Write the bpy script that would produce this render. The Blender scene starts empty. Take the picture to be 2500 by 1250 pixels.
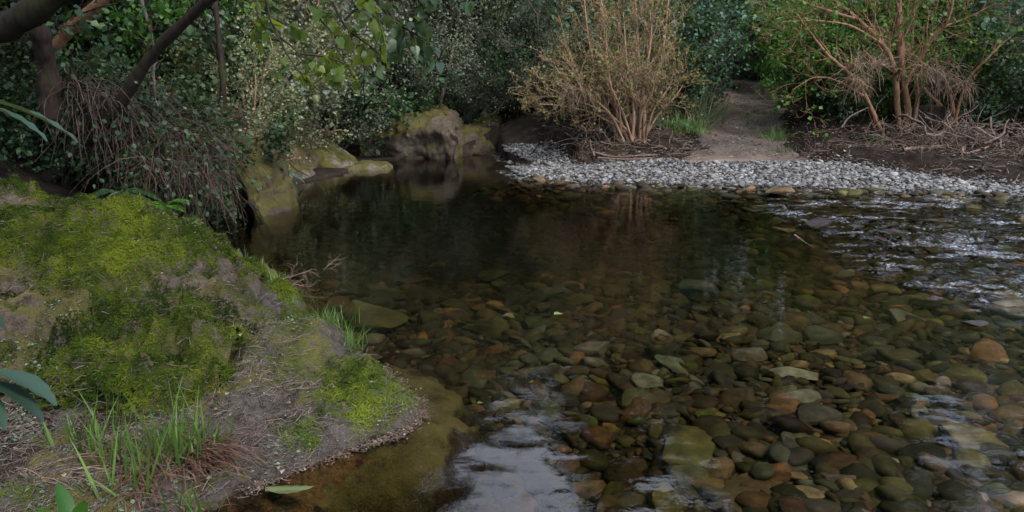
import bpy, math, random
import numpy as np
R = math.radians
rng = np.random.default_rng(7)
random.seed(7)
scene = bpy.context.scene
col = scene.collection

# ------------------------------------------------------------------ camera, sky, sun, exposure
CAM_H, PITCH, FPX = 1.3, R(13.4), 1720.0          # metres, down-tilt, focal length in px of the 2500 px frame
cam_d = bpy.data.cameras.new("camera"); cam = bpy.data.objects.new("camera", cam_d); col.objects.link(cam)
cam.location = (0, 0, CAM_H); cam.rotation_euler = (R(90) - PITCH, 0, 0)
cam_d.sensor_width = 36; cam_d.lens = 36 * FPX / 2500; cam_d.clip_start = 0.05; cam_d.clip_end = 500
scene.camera = cam
SUN_EL, SUN_AZ = R(52), R(138)                      # azimuth clockwise from +Y
w = bpy.data.worlds.new("World"); scene.world = w; w.use_nodes = True
nt = w.node_tree; bg = nt.nodes["Background"]
sky = nt.nodes.new("ShaderNodeTexSky"); sky.sky_type = 'NISHITA'; sky.sun_disc = False
sky.sun_elevation = SUN_EL; sky.sun_rotation = SUN_AZ; sky.dust_density = 2.0; sky.air_density = 1.0
tc = nt.nodes.new("ShaderNodeTexCoord")
cn = nt.nodes.new("ShaderNodeTexNoise"); cn.inputs["Scale"].default_value = 3.0; cn.inputs["Detail"].default_value = 5
cr = nt.nodes.new("ShaderNodeValToRGB"); cr.color_ramp.elements[0].position = 0.36; cr.color_ramp.elements[1].position = 0.60
cm = nt.nodes.new("ShaderNodeMixRGB"); cm.inputs[2].default_value = (14.0, 15.2, 18.5, 1)
nt.links.new(tc.outputs["Generated"], cn.inputs["Vector"]); nt.links.new(cn.outputs["Fac"], cr.inputs["Fac"])
nt.links.new(cr.outputs["Color"], cm.inputs[0]); nt.links.new(sky.outputs["Color"], cm.inputs[1])
nt.links.new(cm.outputs["Color"], bg.inputs["Color"])
bg.inputs["Strength"].default_value = 0.10
sun_d = bpy.data.lights.new("sun", 'SUN'); sun_d.energy = 1.8; sun_d.angle = R(13); sun_d.color = (1.0, 0.93, 0.82)
sun = bpy.data.objects.new("sun", sun_d); col.objects.link(sun)
sun.rotation_euler = (R(90) - SUN_EL, 0, -SUN_AZ + math.pi)
from mathutils import Vector
sun.rotation_euler = Vector((math.sin(SUN_AZ) * math.cos(SUN_EL), math.cos(SUN_AZ) * math.cos(SUN_EL), math.sin(SUN_EL))).to_track_quat('Z', 'Y').to_euler()
scene.view_settings.view_transform = 'Standard'; scene.view_settings.look = 'None'
scene.view_settings.exposure = 1.25; scene.view_settings.gamma = 1.0
cy = scene.cycles
cy.max_bounces = 7; cy.diffuse_bounces = 3; cy.glossy_bounces = 3; cy.transmission_bounces = 4; cy.transparent_max_bounces = 8
cy.sample_clamp_indirect = 4.0; cy.use_denoising = True; cy.caustics_reflective = False; cy.caustics_refractive = True

# ------------------------------------------------------------------ geometry helpers
CPI, SPI = math.cos(PITCH), math.sin(PITCH)
def ray(px, py):
    u, v = (px - 1250) / FPX, (625 - py) / FPX
    return np.array([u, CPI + v * SPI, -SPI + v * CPI])
def G(px, py, z=0.0):
    d = ray(px, py); t = (z - CAM_H) / d[2]; return np.array([0, 0, CAM_H]) + d * t
def P(px, py, Y):
    d = ray(px, py); return np.array([0, 0, CAM_H]) + d * (Y / d[1])
def proj(p):
    p = np.asarray(p, float); q = p - np.array([0, 0, CAM_H])
    z = q[..., 1] * CPI - q[..., 2] * SPI; y = q[..., 1] * SPI + q[..., 2] * CPI
    return 1250 + FPX * q[..., 0] / z, 625 - FPX * y / z, z

_perm = np.random.default_rng(99).permutation(256); _perm = np.concatenate([_perm, _perm, _perm])
_grad = np.random.default_rng(98).normal(size=(256, 3)); _grad /= np.linalg.norm(_grad, axis=1)[:, None]
def perlin(p):
    p = np.asarray(p, float); i = np.floor(p).astype(int); f = p - i; u = f * f * f * (f * (f * 6 - 15) + 10); i &= 255
    out = 0
    for dx in (0, 1):
        wx = u[:, 0] if dx else 1 - u[:, 0]
        for dy in (0, 1):
            wy = u[:, 1] if dy else 1 - u[:, 1]
            for dz in (0, 1):
                wz = u[:, 2] if dz else 1 - u[:, 2]
                h = _perm[_perm[_perm[i[:, 0] + dx] + i[:, 1] + dy] + i[:, 2] + dz]
                g = _grad[h]
                out = out + wx * wy * wz * (g[:, 0] * (f[:, 0] - dx) + g[:, 1] * (f[:, 1] - dy) + g[:, 2] * (f[:, 2] - dz))
    return out * 1.6
def fbm(p, sc=1.0, oc=4, gain=0.5):
    p = np.asarray(p, float) * sc; s = 0; a = 1
    for k in range(oc): s = s + a * perlin(p + 17.3 * k); p = p * 2.03; a *= gain
    return s
def xy3(x, y, z=0.0): return np.stack([x, y, np.zeros_like(x) + z], -1)
def smooth(a, b, x):
    t = np.clip((x - a) / (b - a), 0, 1); return t * t * (3 - 2 * t)

class MB:
    """collects vertices and faces; build() links them as one mesh object"""
    def __init__(s): s.V = []; s.T = []; s.Q = []; s.TM = []; s.QM = []; s.A = []; s.n = 0
    def add(s, V, T=None, Q=None, mat=0, var=0.5):
        V = np.asarray(V, float).reshape(-1, 3)
        if T is not None and len(T): T = np.asarray(T, int); s.T.append(T + s.n); s.TM.append(np.full(len(T), mat))
        if Q is not None and len(Q): Q = np.asarray(Q, int); s.Q.append(Q + s.n); s.QM.append(np.full(len(Q), mat))
        s.A.append(np.broadcast_to(np.asarray(var, float), (len(V),))); s.V.append(V); s.n += len(V)
    def mesh(s, name, mats, sm=True):
        V = np.concatenate(s.V); A = np.concatenate(s.A)
        T = np.concatenate(s.T) if s.T else np.zeros((0, 3), int); Q = np.concatenate(s.Q) if s.Q else np.zeros((0, 4), int)
        M = np.concatenate([np.concatenate(s.TM) if s.TM else np.zeros(0, int), np.concatenate(s.QM) if s.QM else np.zeros(0, int)])
        me = bpy.data.meshes.new(name); nf = len(T) + len(Q); nl = T.size + Q.size
        me.vertices.add(len(V)); me.loops.add(nl); me.polygons.add(nf)
        me.vertices.foreach_set("co", V.ravel().astype(np.float32))
        me.loops.foreach_set("vertex_index", np.concatenate([T.ravel(), Q.ravel()]).astype(np.int32))
        tot = np.concatenate([np.full(len(T), 3), np.full(len(Q), 4)]); st = np.concatenate([[0], np.cumsum(tot)[:-1]])
        me.polygons.foreach_set("loop_start", st.astype(np.int32)); me.polygons.foreach_set("loop_total", tot.astype(np.int32))
        for m in (mats if isinstance(mats, (list, tuple)) else [mats]): me.materials.append(m)
        me.polygons.foreach_set("material_index", M.astype(np.int32))
        me.polygons.foreach_set("use_smooth", np.full(nf, sm))
        at = me.attributes.new("var", 'FLOAT', 'POINT'); at.data.foreach_set("value", A.astype(np.float32))
        me.update(calc_edges=True); me.validate(); return me
    def build(s, name, mats, parent=None, sm=True, loc=None):
        o = bpy.data.objects.new(name, s.mesh(name, mats, sm)); col.objects.link(o)
        if parent is not None: o.parent = parent
        if loc is not None: o.location = loc
        return o
def tag(o, label=None, cat=None, group=None, kind=None):
    if label: o["label"] = label
    if cat: o["category"] = cat
    if group: o["group"] = group
    if kind: o["kind"] = kind
    return o
def empty(name, loc, label=None, cat=None, group=None, rz=0, sc=1.0):
    o = bpy.data.objects.new(name, None); col.objects.link(o); o.location = tuple(loc); o.rotation_euler = (0, 0, rz); o.scale = (sc,) * 3
    o.empty_display_size = 0.1
    return tag(o, label, cat, group)
def dup(root, loc, rz=0, sc=1.0, label=None, group=None):
    r = root.copy(); col.objects.link(r); r.location = tuple(loc); r.rotation_euler = (0, 0, rz); r.scale = (sc,) * 3 if np.isscalar(sc) else sc
    if label: r["label"] = label
    if group: r["group"] = group
    for ch in list(root.children):
        c = ch.copy(); col.objects.link(c); c.parent = r
        for g in list(ch.children):
            d = g.copy(); col.objects.link(d); d.parent = c
    return r
def nrm(v): v = np.asarray(v, float); return v / (np.linalg.norm(v, axis=-1, keepdims=True) + 1e-9)
def tube(mb, pts, rad, k=5, var=0.5, mat=0):
    pts = np.asarray(pts, float); n = len(pts); rad = np.broadcast_to(np.asarray(rad, float), (n,))
    t = np.gradient(pts, axis=0); t = nrm(t)
    up = np.array([0.13, 0.21, 1.0]) if abs(t[:, 2]).mean() < 0.8 else np.array([1.0, 0.17, 0.1])
    a = nrm(np.cross(t, up)); b = np.cross(t, a)
    th = np.linspace(0, 2 * math.pi, k, endpoint=False)
    V = pts[:, None] + rad[:, None, None] * (np.cos(th)[None, :, None] * a[:, None] + np.sin(th)[None, :, None] * b[:, None])
    i = np.arange(n - 1)[:, None] * k + np.arange(k)[None]; j = np.arange(n - 1)[:, None] * k + (np.arange(k)[None] + 1) % k
    Q = np.stack([i, j, j + k, i + k], -1).reshape(-1, 4)
    mb.add(V.reshape(-1, 3), Q=Q, mat=mat, var=var)
def bend(p0, p1, n=6, wob=0.1, r=rng, sag=0.0):
    p0 = np.asarray(p0, float); p1 = np.asarray(p1, float); t = np.linspace(0, 1, n)[:, None]
    L = np.linalg.norm(p1 - p0); q = p0 + (p1 - p0) * t
    q[1:-1] += r.normal(size=(n - 2, 3)) * wob * L * 0.5; q[:, 2] += -sag * L * 4 * (t * (1 - t))[:, 0]
    return q
def spline(c, per=6):
    c = np.asarray(c, float); c = np.vstack([2 * c[0] - c[1], c, 2 * c[-1] - c[-2]]); out = []
    for i in range(1, len(c) - 2):
        for t in np.linspace(0, 1, per, endpoint=False):
            a, b, d, e = c[i - 1], c[i], c[i + 1], c[i + 2]
            out.append(0.5 * (2 * b + (d - a) * t + (2 * a - 5 * b + 4 * d - e) * t * t + (3 * b - a - 3 * d + e) * t ** 3))
    out.append(c[-2]); return np.array(out)
# leaf templates: x across, y along, z up; quads/tris
LEAF = {
 'diamond': (np.array([[0, 0, 0], [.5, .45, .10], [0, 1, -.05], [-.5, .45, .10]]), np.array([[0, 1, 2], [0, 2, 3]])),
 'narrow': (np.array([[0, 0, 0], [.14, .4, .03], [0, 1, -.08], [-.14, .4, .03]]), np.array([[0, 1, 2], [0, 2, 3]])),
 'ovate': (np.array([[0, 0, 0], [.30, .25, .06], [.33, .55, .03], [0, 1, -.16], [-.33, .55, .03], [-.30, .25, .06], [0, .4, -.02]]),
           np.array([[0, 1, 6], [1, 2, 6], [2, 3, 6], [3, 4, 6], [4, 5, 6], [5, 0, 6]])),
 'lance': (np.array([[0, 0, 0], [.13, .25, .04], [.15, .55, .0], [0, 1, -.2], [-.15, .55, .0], [-.13, .25, .04], [0, .4, -.03]]),
           np.array([[0, 1, 6], [1, 2, 6], [2, 3, 6], [3, 4, 6], [4, 5, 6], [5, 0, 6]])),
 'heart': (np.array([[0, 0, 0], [.24, -.10, .03], [.46, .08, .07], [.47, .36, .06], [.28, .68, .0], [0, 1.02, -.12], [-.28, .68, 0], [-.47, .36, .06], [-.46, .08, .07], [-.24, -.10, .03], [0, .45, -.05], [0, .15, -.02]]),
           np.array([[0, 1, 11], [1, 2, 11], [2, 3, 11], [3, 10, 11], [3, 4, 10], [4, 5, 10], [5, 6, 10], [6, 7, 10], [7, 11, 10], [7, 8, 11], [8, 9, 11], [9, 0, 11]])),
 'tuft': (np.array([[-.16, 0, 0], [.16, 0, 0], [0.1, .9, .5], [.1, -.15, 0], [.0, .15, 0], [-.75, -.45, .6], [-.1, .1, 0], [-.1, -.2, 0], [.7, -.5, .6]]),
          np.array([[0, 1, 2], [3, 4, 5], [6, 7, 8]])),
}
def leaves(mb, pos, dirs, size, kind='diamond', r=rng, flat=0.5, mat=0, var=None):
    """leaf faces at pos pointing along dirs; flat pulls the leaf normals towards up"""
    n = len(pos)
    if n == 0: return
    y = nrm(dirs); up = nrm(r.normal(size=(n, 3)) * (1 - flat) + np.array([0, 0, 1.0]) * flat)
    x = nrm(np.cross(y, up)); z = np.cross(x, y); t, f = LEAF[kind]; s = np.broadcast_to(np.asarray(size, float), (n,))[:, None, None]
    V = pos[:, None] + s * (t[None, :, 0, None] * x[:, None] + t[None, :, 1, None] * y[:, None] + t[None, :, 2, None] * z[:, None])
    T = (f[None] + (np.arange(n) * len(t))[:, None, None]).reshape(-1, 3)
    if var is None: var = r.random(n)
    mb.add(V.reshape(-1, 3), T=T, mat=mat, var=np.repeat(var, len(t)))
def rand_dirs(n, r=rng): return nrm(r.normal(size=(n, 3)))
def perp_rot(d, ang, r):
    a = nrm(np.cross(d, r.normal(size=3))); return d * math.cos(ang) + a * math.sin(ang)
def grow(r, p, d, L, rad, lvl, pr, out):
    n = pr.get('n', 5); pts = [p]; d = nrm(d); seg = L / n
    for i in range(n):
        d = nrm(d + r.normal(size=3) * pr['wig'] + np.array([0, 0, pr['trop'][min(lvl, len(pr['trop']) - 1)]]))
        pts.append(pts[-1] + d * seg)
    pts = np.array(pts); tip = pr.get('tip', 0.35); rr = rad * np.linspace(1, tip, n + 1)
    out.append((pts, rr, lvl))
    if lvl >= pr['max']: return
    for k in range(pr['kids'][lvl]):
        t = pr.get('tmin', .25) + (1 - pr.get('tmin', .25)) * (k + r.random()) / pr['kids'][lvl]
        i = min(int(t * n), n - 1); q = pts[i] + (pts[i + 1] - pts[i]) * (t * n - i)
        dd = perp_rot(nrm(pts[i + 1] - pts[i]), pr['ang'] * (0.6 + 0.8 * r.random()), r)
        grow(r, q, dd, L * pr['lr'] * (1.15 - .55 * t) * (0.7 + .6 * r.random()), max(rad * (1 - (1 - tip) * t) * pr.get('rr', .6), pr.get('rmin', .003)), lvl + 1, pr, out)
def skel_mesh(mb, out, k0=7, kmin=3, mat=0, r=rng):
    for pts, rr, lvl in out: tube(mb, pts, rr, max(k0 - 2 * lvl, kmin), var=r.random(), mat=mat)
def skel_leaves(mb, out, minlvl, per, size, kind, spread, r, flat=.5, droop=0., mat=0, tmin=.2):
    br = [o for o in out if o[2] >= minlvl]
    if not br: return
    Ps, Ds = [], []
    for pts, rr, lvl in br:
        t = tmin + (1 - tmin) * r.random(per); n = len(pts) - 1; i = np.minimum((t * n).astype(int), n - 1)
        q = pts[i] + (pts[i + 1] - pts[i]) * (t * n - i)[:, None]
        Ps.append(q + r.normal(size=(per, 3)) * spread); Ds.append(nrm(pts[i + 1] - pts[i]) * .6 + rand_dirs(per, r) + np.array([0, 0, -droop]))
    pos = np.concatenate(Ps); n = len(pos)
    leaves(mb, pos, np.concatenate(Ds), size * (0.6 + .8 * r.random(n)), kind, r, flat, mat)

# ------------------------------------------------------------------ materials
def newmat(name):
    m = bpy.data.materials.new(name); m.use_nodes = True; return m, m.node_tree, m.node_tree.nodes["Principled BSDF"]
def N(t, kind, **kw):
    n = t.nodes.new(kind)
    for k, v in kw.items():
        if k in n.inputs: n.inputs[k].default_value = v
        else: setattr(n, k, v)
    return n
def ramp(t, fac, stops):
    n = t.nodes.new("ShaderNodeValToRGB"); e = n.color_ramp.elements
    while len(e) < len(stops): e.new(0.5)
    for el, (p, c) in zip(e, stops): el.position = p; el.color = (*c, 1)
    t.links.new(fac, n.inputs["Fac"]); return n.outputs["Color"]
def mixc(t, fac, a, b, mode='MIX'):
    n = t.nodes.new("ShaderNodeMixRGB"); n.blend_type = mode
    for s, v in ((0, fac), (1, a), (2, b)):
        if hasattr(v, 'is_linked'): t.links.new(v, n.inputs[s])
        else: n.inputs[s].default_value = v if s == 0 else (*v, 1)
    return n.outputs[0]
def noise(t, scale, detail=4, vec=None, rough=.55):
    n = N(t, "ShaderNodeTexNoise", Scale=scale, Detail=detail, Roughness=rough)
    if vec is None: vec = pos(t)
    t.links.new(vec, n.inputs["Vector"]); return n.outputs["Fac"]
def pos(t):
    g = t.nodes.get("GeoPos")
    if not g: g = t.nodes.new("ShaderNodeNewGeometry"); g.name = "GeoPos"
    return g.outputs["Position"]
def objc(t):
    g = t.nodes.new("ShaderNodeTexCoord"); return g.outputs["Object"]
def attr(t, name="var"):
    a = t.nodes.new("ShaderNodeAttribute"); a.attribute_name = name; return a.outputs["Fac"]
def bump(t, b, h, strength=.5, dist=.02):
    n = N(t, "ShaderNodeBump", Strength=strength, Distance=dist); t.links.new(h, n.inputs["Height"]); t.links.new(n.outputs[0], b.inputs["Normal"])
def leafmat(name, c0, c1, c2, rough=.45, trans=.3, spec=.4, odd=None):
    m, t, b = newmat(name); st = [(0, c0), (.5, c1), (.95 if odd else 1, c2)]
    if odd: st.append((1, odd))
    c = ramp(t, attr(t), st)
    oi = t.nodes.new("ShaderNodeObjectInfo"); hv = t.nodes.new("ShaderNodeHueSaturation")
    mr = N(t, "ShaderNodeMapRange"); mr.inputs["To Min"].default_value = .75; mr.inputs["To Max"].default_value = 1.25
    t.links.new(oi.outputs["Random"], mr.inputs["Value"]); t.links.new(mr.outputs[0], hv.inputs["Value"]); t.links.new(c, hv.inputs["Color"]); c = hv.outputs[0]
    t.links.new(c, b.inputs["Base Color"]); b.inputs["Roughness"].default_value = rough; b.inputs["Specular IOR Level"].default_value = spec
    tr = t.nodes.new("ShaderNodeBsdfTranslucent"); t.links.new(mixc(t, .35, c, (.22, .26, .02)), tr.inputs["Color"])
    mx = N(t, "ShaderNodeMixShader", Fac=trans); t.links.new(b.outputs[0], mx.inputs[1]); t.links.new(tr.outputs[0], mx.inputs[2])
    t.links.new(mx.outputs[0], t.nodes["Material Output"].inputs["Surface"]); return m
def barkmat(name, c0, c1, scale=30, rough=.85, green=0.):
    m, t, b = newmat(name); v = objc(t)
    mp = N(t, "ShaderNodeMapping"); mp.inputs["Scale"].default_value = (1, 1, .25); t.links.new(v, mp.inputs["Vector"])
    n = noise(t, scale, 5, mp.outputs[0]); c = ramp(t, n, [(.3, c0), (.7, c1)])
    c = mixc(t, attr(t), c, mixc(t, 1., c, (1.5, 1.4, 1.35), 'MULTIPLY'))
    if green: c = mixc(t, ramp(t, noise(t, 3, 3), [(.5, (0, 0, 0)), (.7, (green,) * 3)]), c, (.05, .07, .02))
    t.links.new(c, b.inputs["Base Color"]); b.inputs["Roughness"].default_value = rough; b.inputs["Specular IOR Level"].default_value = .12; bump(t, b, n, .6, .01); return m
M = {}
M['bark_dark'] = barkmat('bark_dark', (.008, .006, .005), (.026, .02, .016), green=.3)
M['bark_grey'] = barkmat('bark_grey', (.05, .045, .04), (.15, .135, .12), green=.4)
M['bark_copper'] = barkmat('bark_copper', (.09, .048, .028), (.19, .115, .07))
M['bark_tan'] = barkmat('bark_tan', (.14, .085, .05), (.30, .21, .14))
M['dead_wood'] = barkmat('dead_wood', (.06, .042, .032), (.17, .13, .10))
M['dead_dark'] = barkmat('dead_dark', (.02, .015, .012), (.075, .055, .044))
M['dead_wood_dull'] = barkmat('dead_wood_dull', (.035, .026, .02), (.13, .10, .08))
M['twig_grey'] = barkmat('twig_grey', (.03, .025, .022), (.15, .125, .108))
M['dry_grass'] = barkmat('dry_grass', (.10, .075, .05), (.24, .18, .125))
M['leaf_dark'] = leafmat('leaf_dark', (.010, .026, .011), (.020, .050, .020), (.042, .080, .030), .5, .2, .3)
M['leaf_fine'] = leafmat('leaf_fine', (.066, .088, .052), (.115, .142, .086), (.18, .205, .13), .6, .25)
M['leaf_grey'] = leafmat('leaf_grey', (.065, .085, .055), (.115, .14, .095), (.18, .20, .14), .6, .25)
M['leaf_pale'] = leafmat('leaf_pale', (.09, .12, .05), (.16, .19, .085), (.26, .28, .16), .55, .3)
M['leaf_bright'] = leafmat('leaf_bright', (.014, .060, .008), (.032, .108, .012), (.065, .16, .02), .45, .35, .3)
M['leaf_blue'] = leafmat('leaf_blue', (.030, .085, .050), (.050, .125, .075), (.085, .17, .105), .45, .3)
M['leaf_hang'] = leafmat('leaf_hang', (.040, .085, .018), (.075, .125, .016), (.13, .16, .016), .4, .55, .5)
M['leaf_near'] = leafmat('leaf_near', (.020, .042, .030), (.025, .052, .037), (.032, .06, .042), .6, .2, .12)
M['leaf_afloat'] = leafmat('leaf_afloat', (.06, .085, .03), (.07, .095, .035), (.08, .1, .04), .5, .2, .3)
M['leaf_hang_dark'] = leafmat('leaf_hang_dark', (.022, .05, .03), (.03, .065, .035), (.05, .085, .03), .4, .4, .4)  # darker blue green colour of the top centre leaves
M['leaf_yellow'] = leafmat('leaf_yellow', (.08, .10, .02), (.14, .16, .035), (.20, .20, .05), .5, .35)
M['leaf_litter'] = leafmat('leaf_litter', (.06, .042, .03), (.15, .105, .075), (.28, .24, .2), .7, .1)
M['grass'] = leafmat('grass', (.05, .11, .015), (.08, .17, .025), (.14, .24, .05), .45, .35)
M['grass_mix'] = leafmat('grass_mix', (.035, .075, .012), (.06, .125, .02), (.10, .17, .035), .5, .3, .3, odd=(.16, .12, .06))
M['grass_dark'] = leafmat('grass_dark', (.03, .06, .025), (.055, .10, .045), (.12, .15, .09), .45, .3)
M['moss'] = leafmat('moss', (.010, .020, .004), (.036, .058, .007), (.095, .118, .011), .8, .2, .05)
M['moss_bright'] = leafmat('moss_bright', (.016, .030, .005), (.044, .070, .008), (.095, .128, .013), .8, .2, .05)
M['herb'] = leafmat('herb', (.05, .09, .05), (.09, .15, .09), (.16, .22, .15), .5, .3, .3)

def soilmat(name, c0, c1, c2, sc=6, bs=.8, green=0.):
    m, t, b = newmat(name); n1 = noise(t, sc, 6); n2 = noise(t, sc * 9, 5, rough=.7)
    c = ramp(t, n1, [(.3, c0), (.55, c1), (.8, c2)])
    c = mixc(t, ramp(t, n2, [(.52, (0, 0, 0)), (.75, (.7,) * 3)]), c, tuple(min(1, k * 2.0) for k in c1))
    if green: c = mixc(t, ramp(t, noise(t, 1.3, 4), [(.5, (0, 0, 0)), (.65, (green,) * 3)]), c, (.035, .05, .012))
    t.links.new(c, b.inputs["Base Color"]); b.inputs["Roughness"].default_value = .95; b.inputs["Specular IOR Level"].default_value = .06
    bump(t, b, n2, bs, .02); return m
M['soil'] = soilmat('soil', (.010, .0075, .006), (.024, .018, .014), (.045, .033, .025))
M['path'] = soilmat('path', (.052, .041, .034), (.115, .092, .077), (.175, .14, .118), 1.6, 1.2)
M['gravel_bed'] = soilmat('gravel_bed', (.12, .115, .11), (.2, .19, .18), (.3, .29, .28), 10)
def rockmat(name, rock0, rock1, moss0, moss1, amt=.5, sc=1.0):
    """bare stone with patches of moss growing where a noise and an upward face allow it"""
    m, t, b = newmat(name); g = t.nodes.new("ShaderNodeNewGeometry")
    n1 = noise(t, 2.2 * sc, 6); n2 = noise(t, 24 * sc, 6, rough=.7); n3 = noise(t, 90, 3)
    sx = t.nodes.new("ShaderNodeSeparateXYZ"); t.links.new(g.outputs["Normal"], sx.inputs[0])
    ad = N(t, "ShaderNodeMath", operation='MULTIPLY_ADD'); t.links.new(sx.outputs[2], ad.inputs[0]); ad.inputs[1].default_value = .25; t.links.new(n1, ad.inputs[2])
    ad2 = N(t, "ShaderNodeMath", operation='MULTIPLY_ADD'); t.links.new(n2, ad2.inputs[0]); ad2.inputs[1].default_value = .3; t.links.new(ad.outputs[0], ad2.inputs[2])
    msk = ramp(t, ad2.outputs[0], [(.85 - amt * .35, (0, 0, 0)), (.93 - amt * .35, (1, 1, 1))])
    rc = ramp(t, n2, [(.3, rock0), (.7, rock1)]); mc = ramp(t, n3, [(.3, moss0), (.7, moss1)])
    mc = mixc(t, ramp(t, noise(t, 5, 4), [(.4, (0, 0, 0)), (.65, (.8,) * 3)]), mc, (.09, .075, .025))
    t.links.new(mixc(t, msk, rc, mc), b.inputs["Base Color"]); b.inputs["Roughness"].default_value = .9; b.inputs["Specular IOR Level"].default_value = .08
    h = N(t, "ShaderNodeMath", operation='ADD'); t.links.new(n2, h.inputs[0]); t.links.new(n3, h.inputs[1]); bump(t, b, h.outputs[0], .8, .02); return m
M['rock_moss'] = rockmat('rock_moss', (.03, .024, .019), (.10, .08, .065), (.020, .024, .008), (.042, .046, .014), .34)
def wetten(m):
    t = m.node_tree; b = t.nodes['Principled BSDF']; l = b.inputs['Base Color'].links[0]; c = l.from_socket; sx = t.nodes.new('ShaderNodeSeparateXYZ'); t.links.new(pos(t), sx.inputs[0])
    k = ramp(t, N(t, 'ShaderNodeMapRange', **{'From Min': -.06, 'From Max': .05}).outputs[0], [(.45, (1, 1, 1)), (.62, (0, 0, 0))]); t.links.new(sx.outputs[2], k.node.inputs[0].links[0].from_node.inputs['Value'])
    alg = ramp(t, noise(t, 5, 6, rough=.75), [(.38, (.006, .004, .003)), (.47, (.030, .018, .008)), (.55, (.085, .045, .016)), (.62, (.040, .030, .010)), (.72, (.075, .066, .020))]); t.links.new(mixc(t, k, c, alg), b.inputs['Base Color'])
M['rock_slab'] = rockmat('rock_slab', (.026, .022, .019), (.085, .074, .066), (.025, .032, .008), (.055, .066, .014), .02)
wetten(M['rock_slab'])
M['rock_brown'] = rockmat('rock_brown', (.036, .028, .02), (.085, .066, .048), (.026, .028, .009), (.058, .056, .018), .58)
M['rock_pale'] = rockmat('rock_pale', (.075, .066, .055), (.17, .15, .125), (.03, .034, .010), (.062, .064, .02), .4)
M['rock_far'] = rockmat('rock_far', (.035, .028, .02), (.125, .10, .075), (.022, .024, .008), (.055, .052, .018), .30, .6)
M['clay'] = rockmat('clay', (.08, .055, .035), (.16, .118, .08), (.03, .03, .012), (.06, .055, .02), .3)
M['ledge'] = rockmat('ledge', (.006, .004, .003), (.036, .021, .009), (.012, .011, .004), (.044, .036, .011), .45)
def stonemat(name, use_obj):
    m, t, b = newmat(name)
    if use_obj:
        oi = t.nodes.new("ShaderNodeObjectInfo"); c = oi.outputs["Color"]; v = objc(t)
        add = N(t, "ShaderNodeVectorMath", operation='ADD'); t.links.new(v, add.inputs[0]); t.links.new(oi.outputs["Location"], add.inputs[1]); v = add.outputs[0]; s = 3.
    else:
        a = t.nodes.new("ShaderNodeAttribute"); a.attribute_name = "tint"; c = a.outputs["Color"]; v = pos(t); s = 14.
    n1 = noise(t, s, 6, v); n2 = noise(t, s * 7, 4, v, .7)
    mp = N(t, "ShaderNodeMapping"); mp.inputs["Scale"].default_value = (.8, 1, 5); mp.inputs["Rotation"].default_value = (.3, .2, 0); t.links.new(v, mp.inputs["Vector"])
    n3 = noise(t, s * 1.2, 3, mp.outputs[0])
    c = mixc(t, 1., c, ramp(t, n1, [(.25, (.45, .45, .42)), (.75, (1.5, 1.45, 1.35))]), 'MULTIPLY')
    c = mixc(t, .55, c, ramp(t, n3, [(.35, (.6, .6, .6)), (.5, (1., 1., 1.)), (.62, (1.5, 1.4, 1.2))]), 'MULTIPLY')
    c = mixc(t, .4, c, ramp(t, n2, [(.3, (.5, .5, .5)), (.7, (1.5, 1.5, 1.5))]), 'MULTIPLY')
    t.links.new(c, b.inputs["Base Color"]); b.inputs["Roughness"].default_value = .7; b.inputs["Specular IOR Level"].default_value = .15; bump(t, b, n1, .5, .02); return m
M['stone'] = stonemat('stone', True); M['pebble'] = stonemat('pebble', False)

# ------------------------------------------------------------------ terrain: one ground sheet with the stream bed in it
LCH = np.array([(-1.3, -4), (-1.2, 1.0)] + [tuple(G(*q)[:2]) for q in [(520, 1250), (600, 1200), (760, 1130), (960, 1065), (1030, 1000), (940, 905), (840, 825),
      (740, 775), (640, 700), (560, 630), (500, 560), (480, 535), (560, 522), (630, 515), (645, 470), (720, 450), (840, 425), (865, 412), (890, 395), (960, 390), (1110, 382), (1220, 372)]])
RCH = np.array([tuple(G(*q)[:2]) for q in [(1240, 370), (1216, 377), (1235, 393), (1300, 405), (1232, 416), (1270, 432), (1400, 448), (1700, 455), (1900, 460), (2200, 472), (2500, 482)]] + [(12, 8.2), (14, -4)])
POLY = np.vstack([LCH, RCH])
def segdist(x, y, ch):
    d = np.full(x.shape, 1e9)
    for (ax, ay), (bx, by) in zip(ch[:-1], ch[1:]):
        ux, uy = bx - ax, by - ay; L = ux * ux + uy * uy + 1e-12
        t = np.clip(((x - ax) * ux + (y - ay) * uy) / L, 0, 1); d = np.minimum(d, np.hypot(x - ax - t * ux, y - ay - t * uy))
    return d
def inpoly(x, y):
    ins = np.zeros(x.shape, bool); n = len(POLY)
    for i in range(n):
        x0, y0 = POLY[i]; x1, y1 = POLY[(i + 1) % n]
        c = ((y0 > y) != (y1 > y)) & (x < (x1 - x0) * (y - y0) / (y1 - y0 + 1e-12) + x0); ins ^= c
    return ins
def pathmask(x, y):
    cx = 3.78 + .375 * (y - 12); hw = .74 + .08 * np.sin(y * 1.3) - .03 * (y - 12)
    return (1 - smooth(hw - .1, hw + .8, np.abs(x - cx + .12 * np.sin(y * .9)) * .93)) * smooth(11.3, 12, y)
_bf = np.array([(-3.0, 13.9), (.45, 13.5), (.95, 12.6)] + [tuple(G(*q, .13)[:2]) for q in [(1420, 394), (1560, 389), (1700, 387), (1900, 390), (2100, 404), (2300, 424), (2500, 440)]] + [(9.5, 8.6)])
def yfar(x): return np.interp(x, _bf[:, 0], _bf[:, 1])          # far edge of the gravel bar
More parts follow.
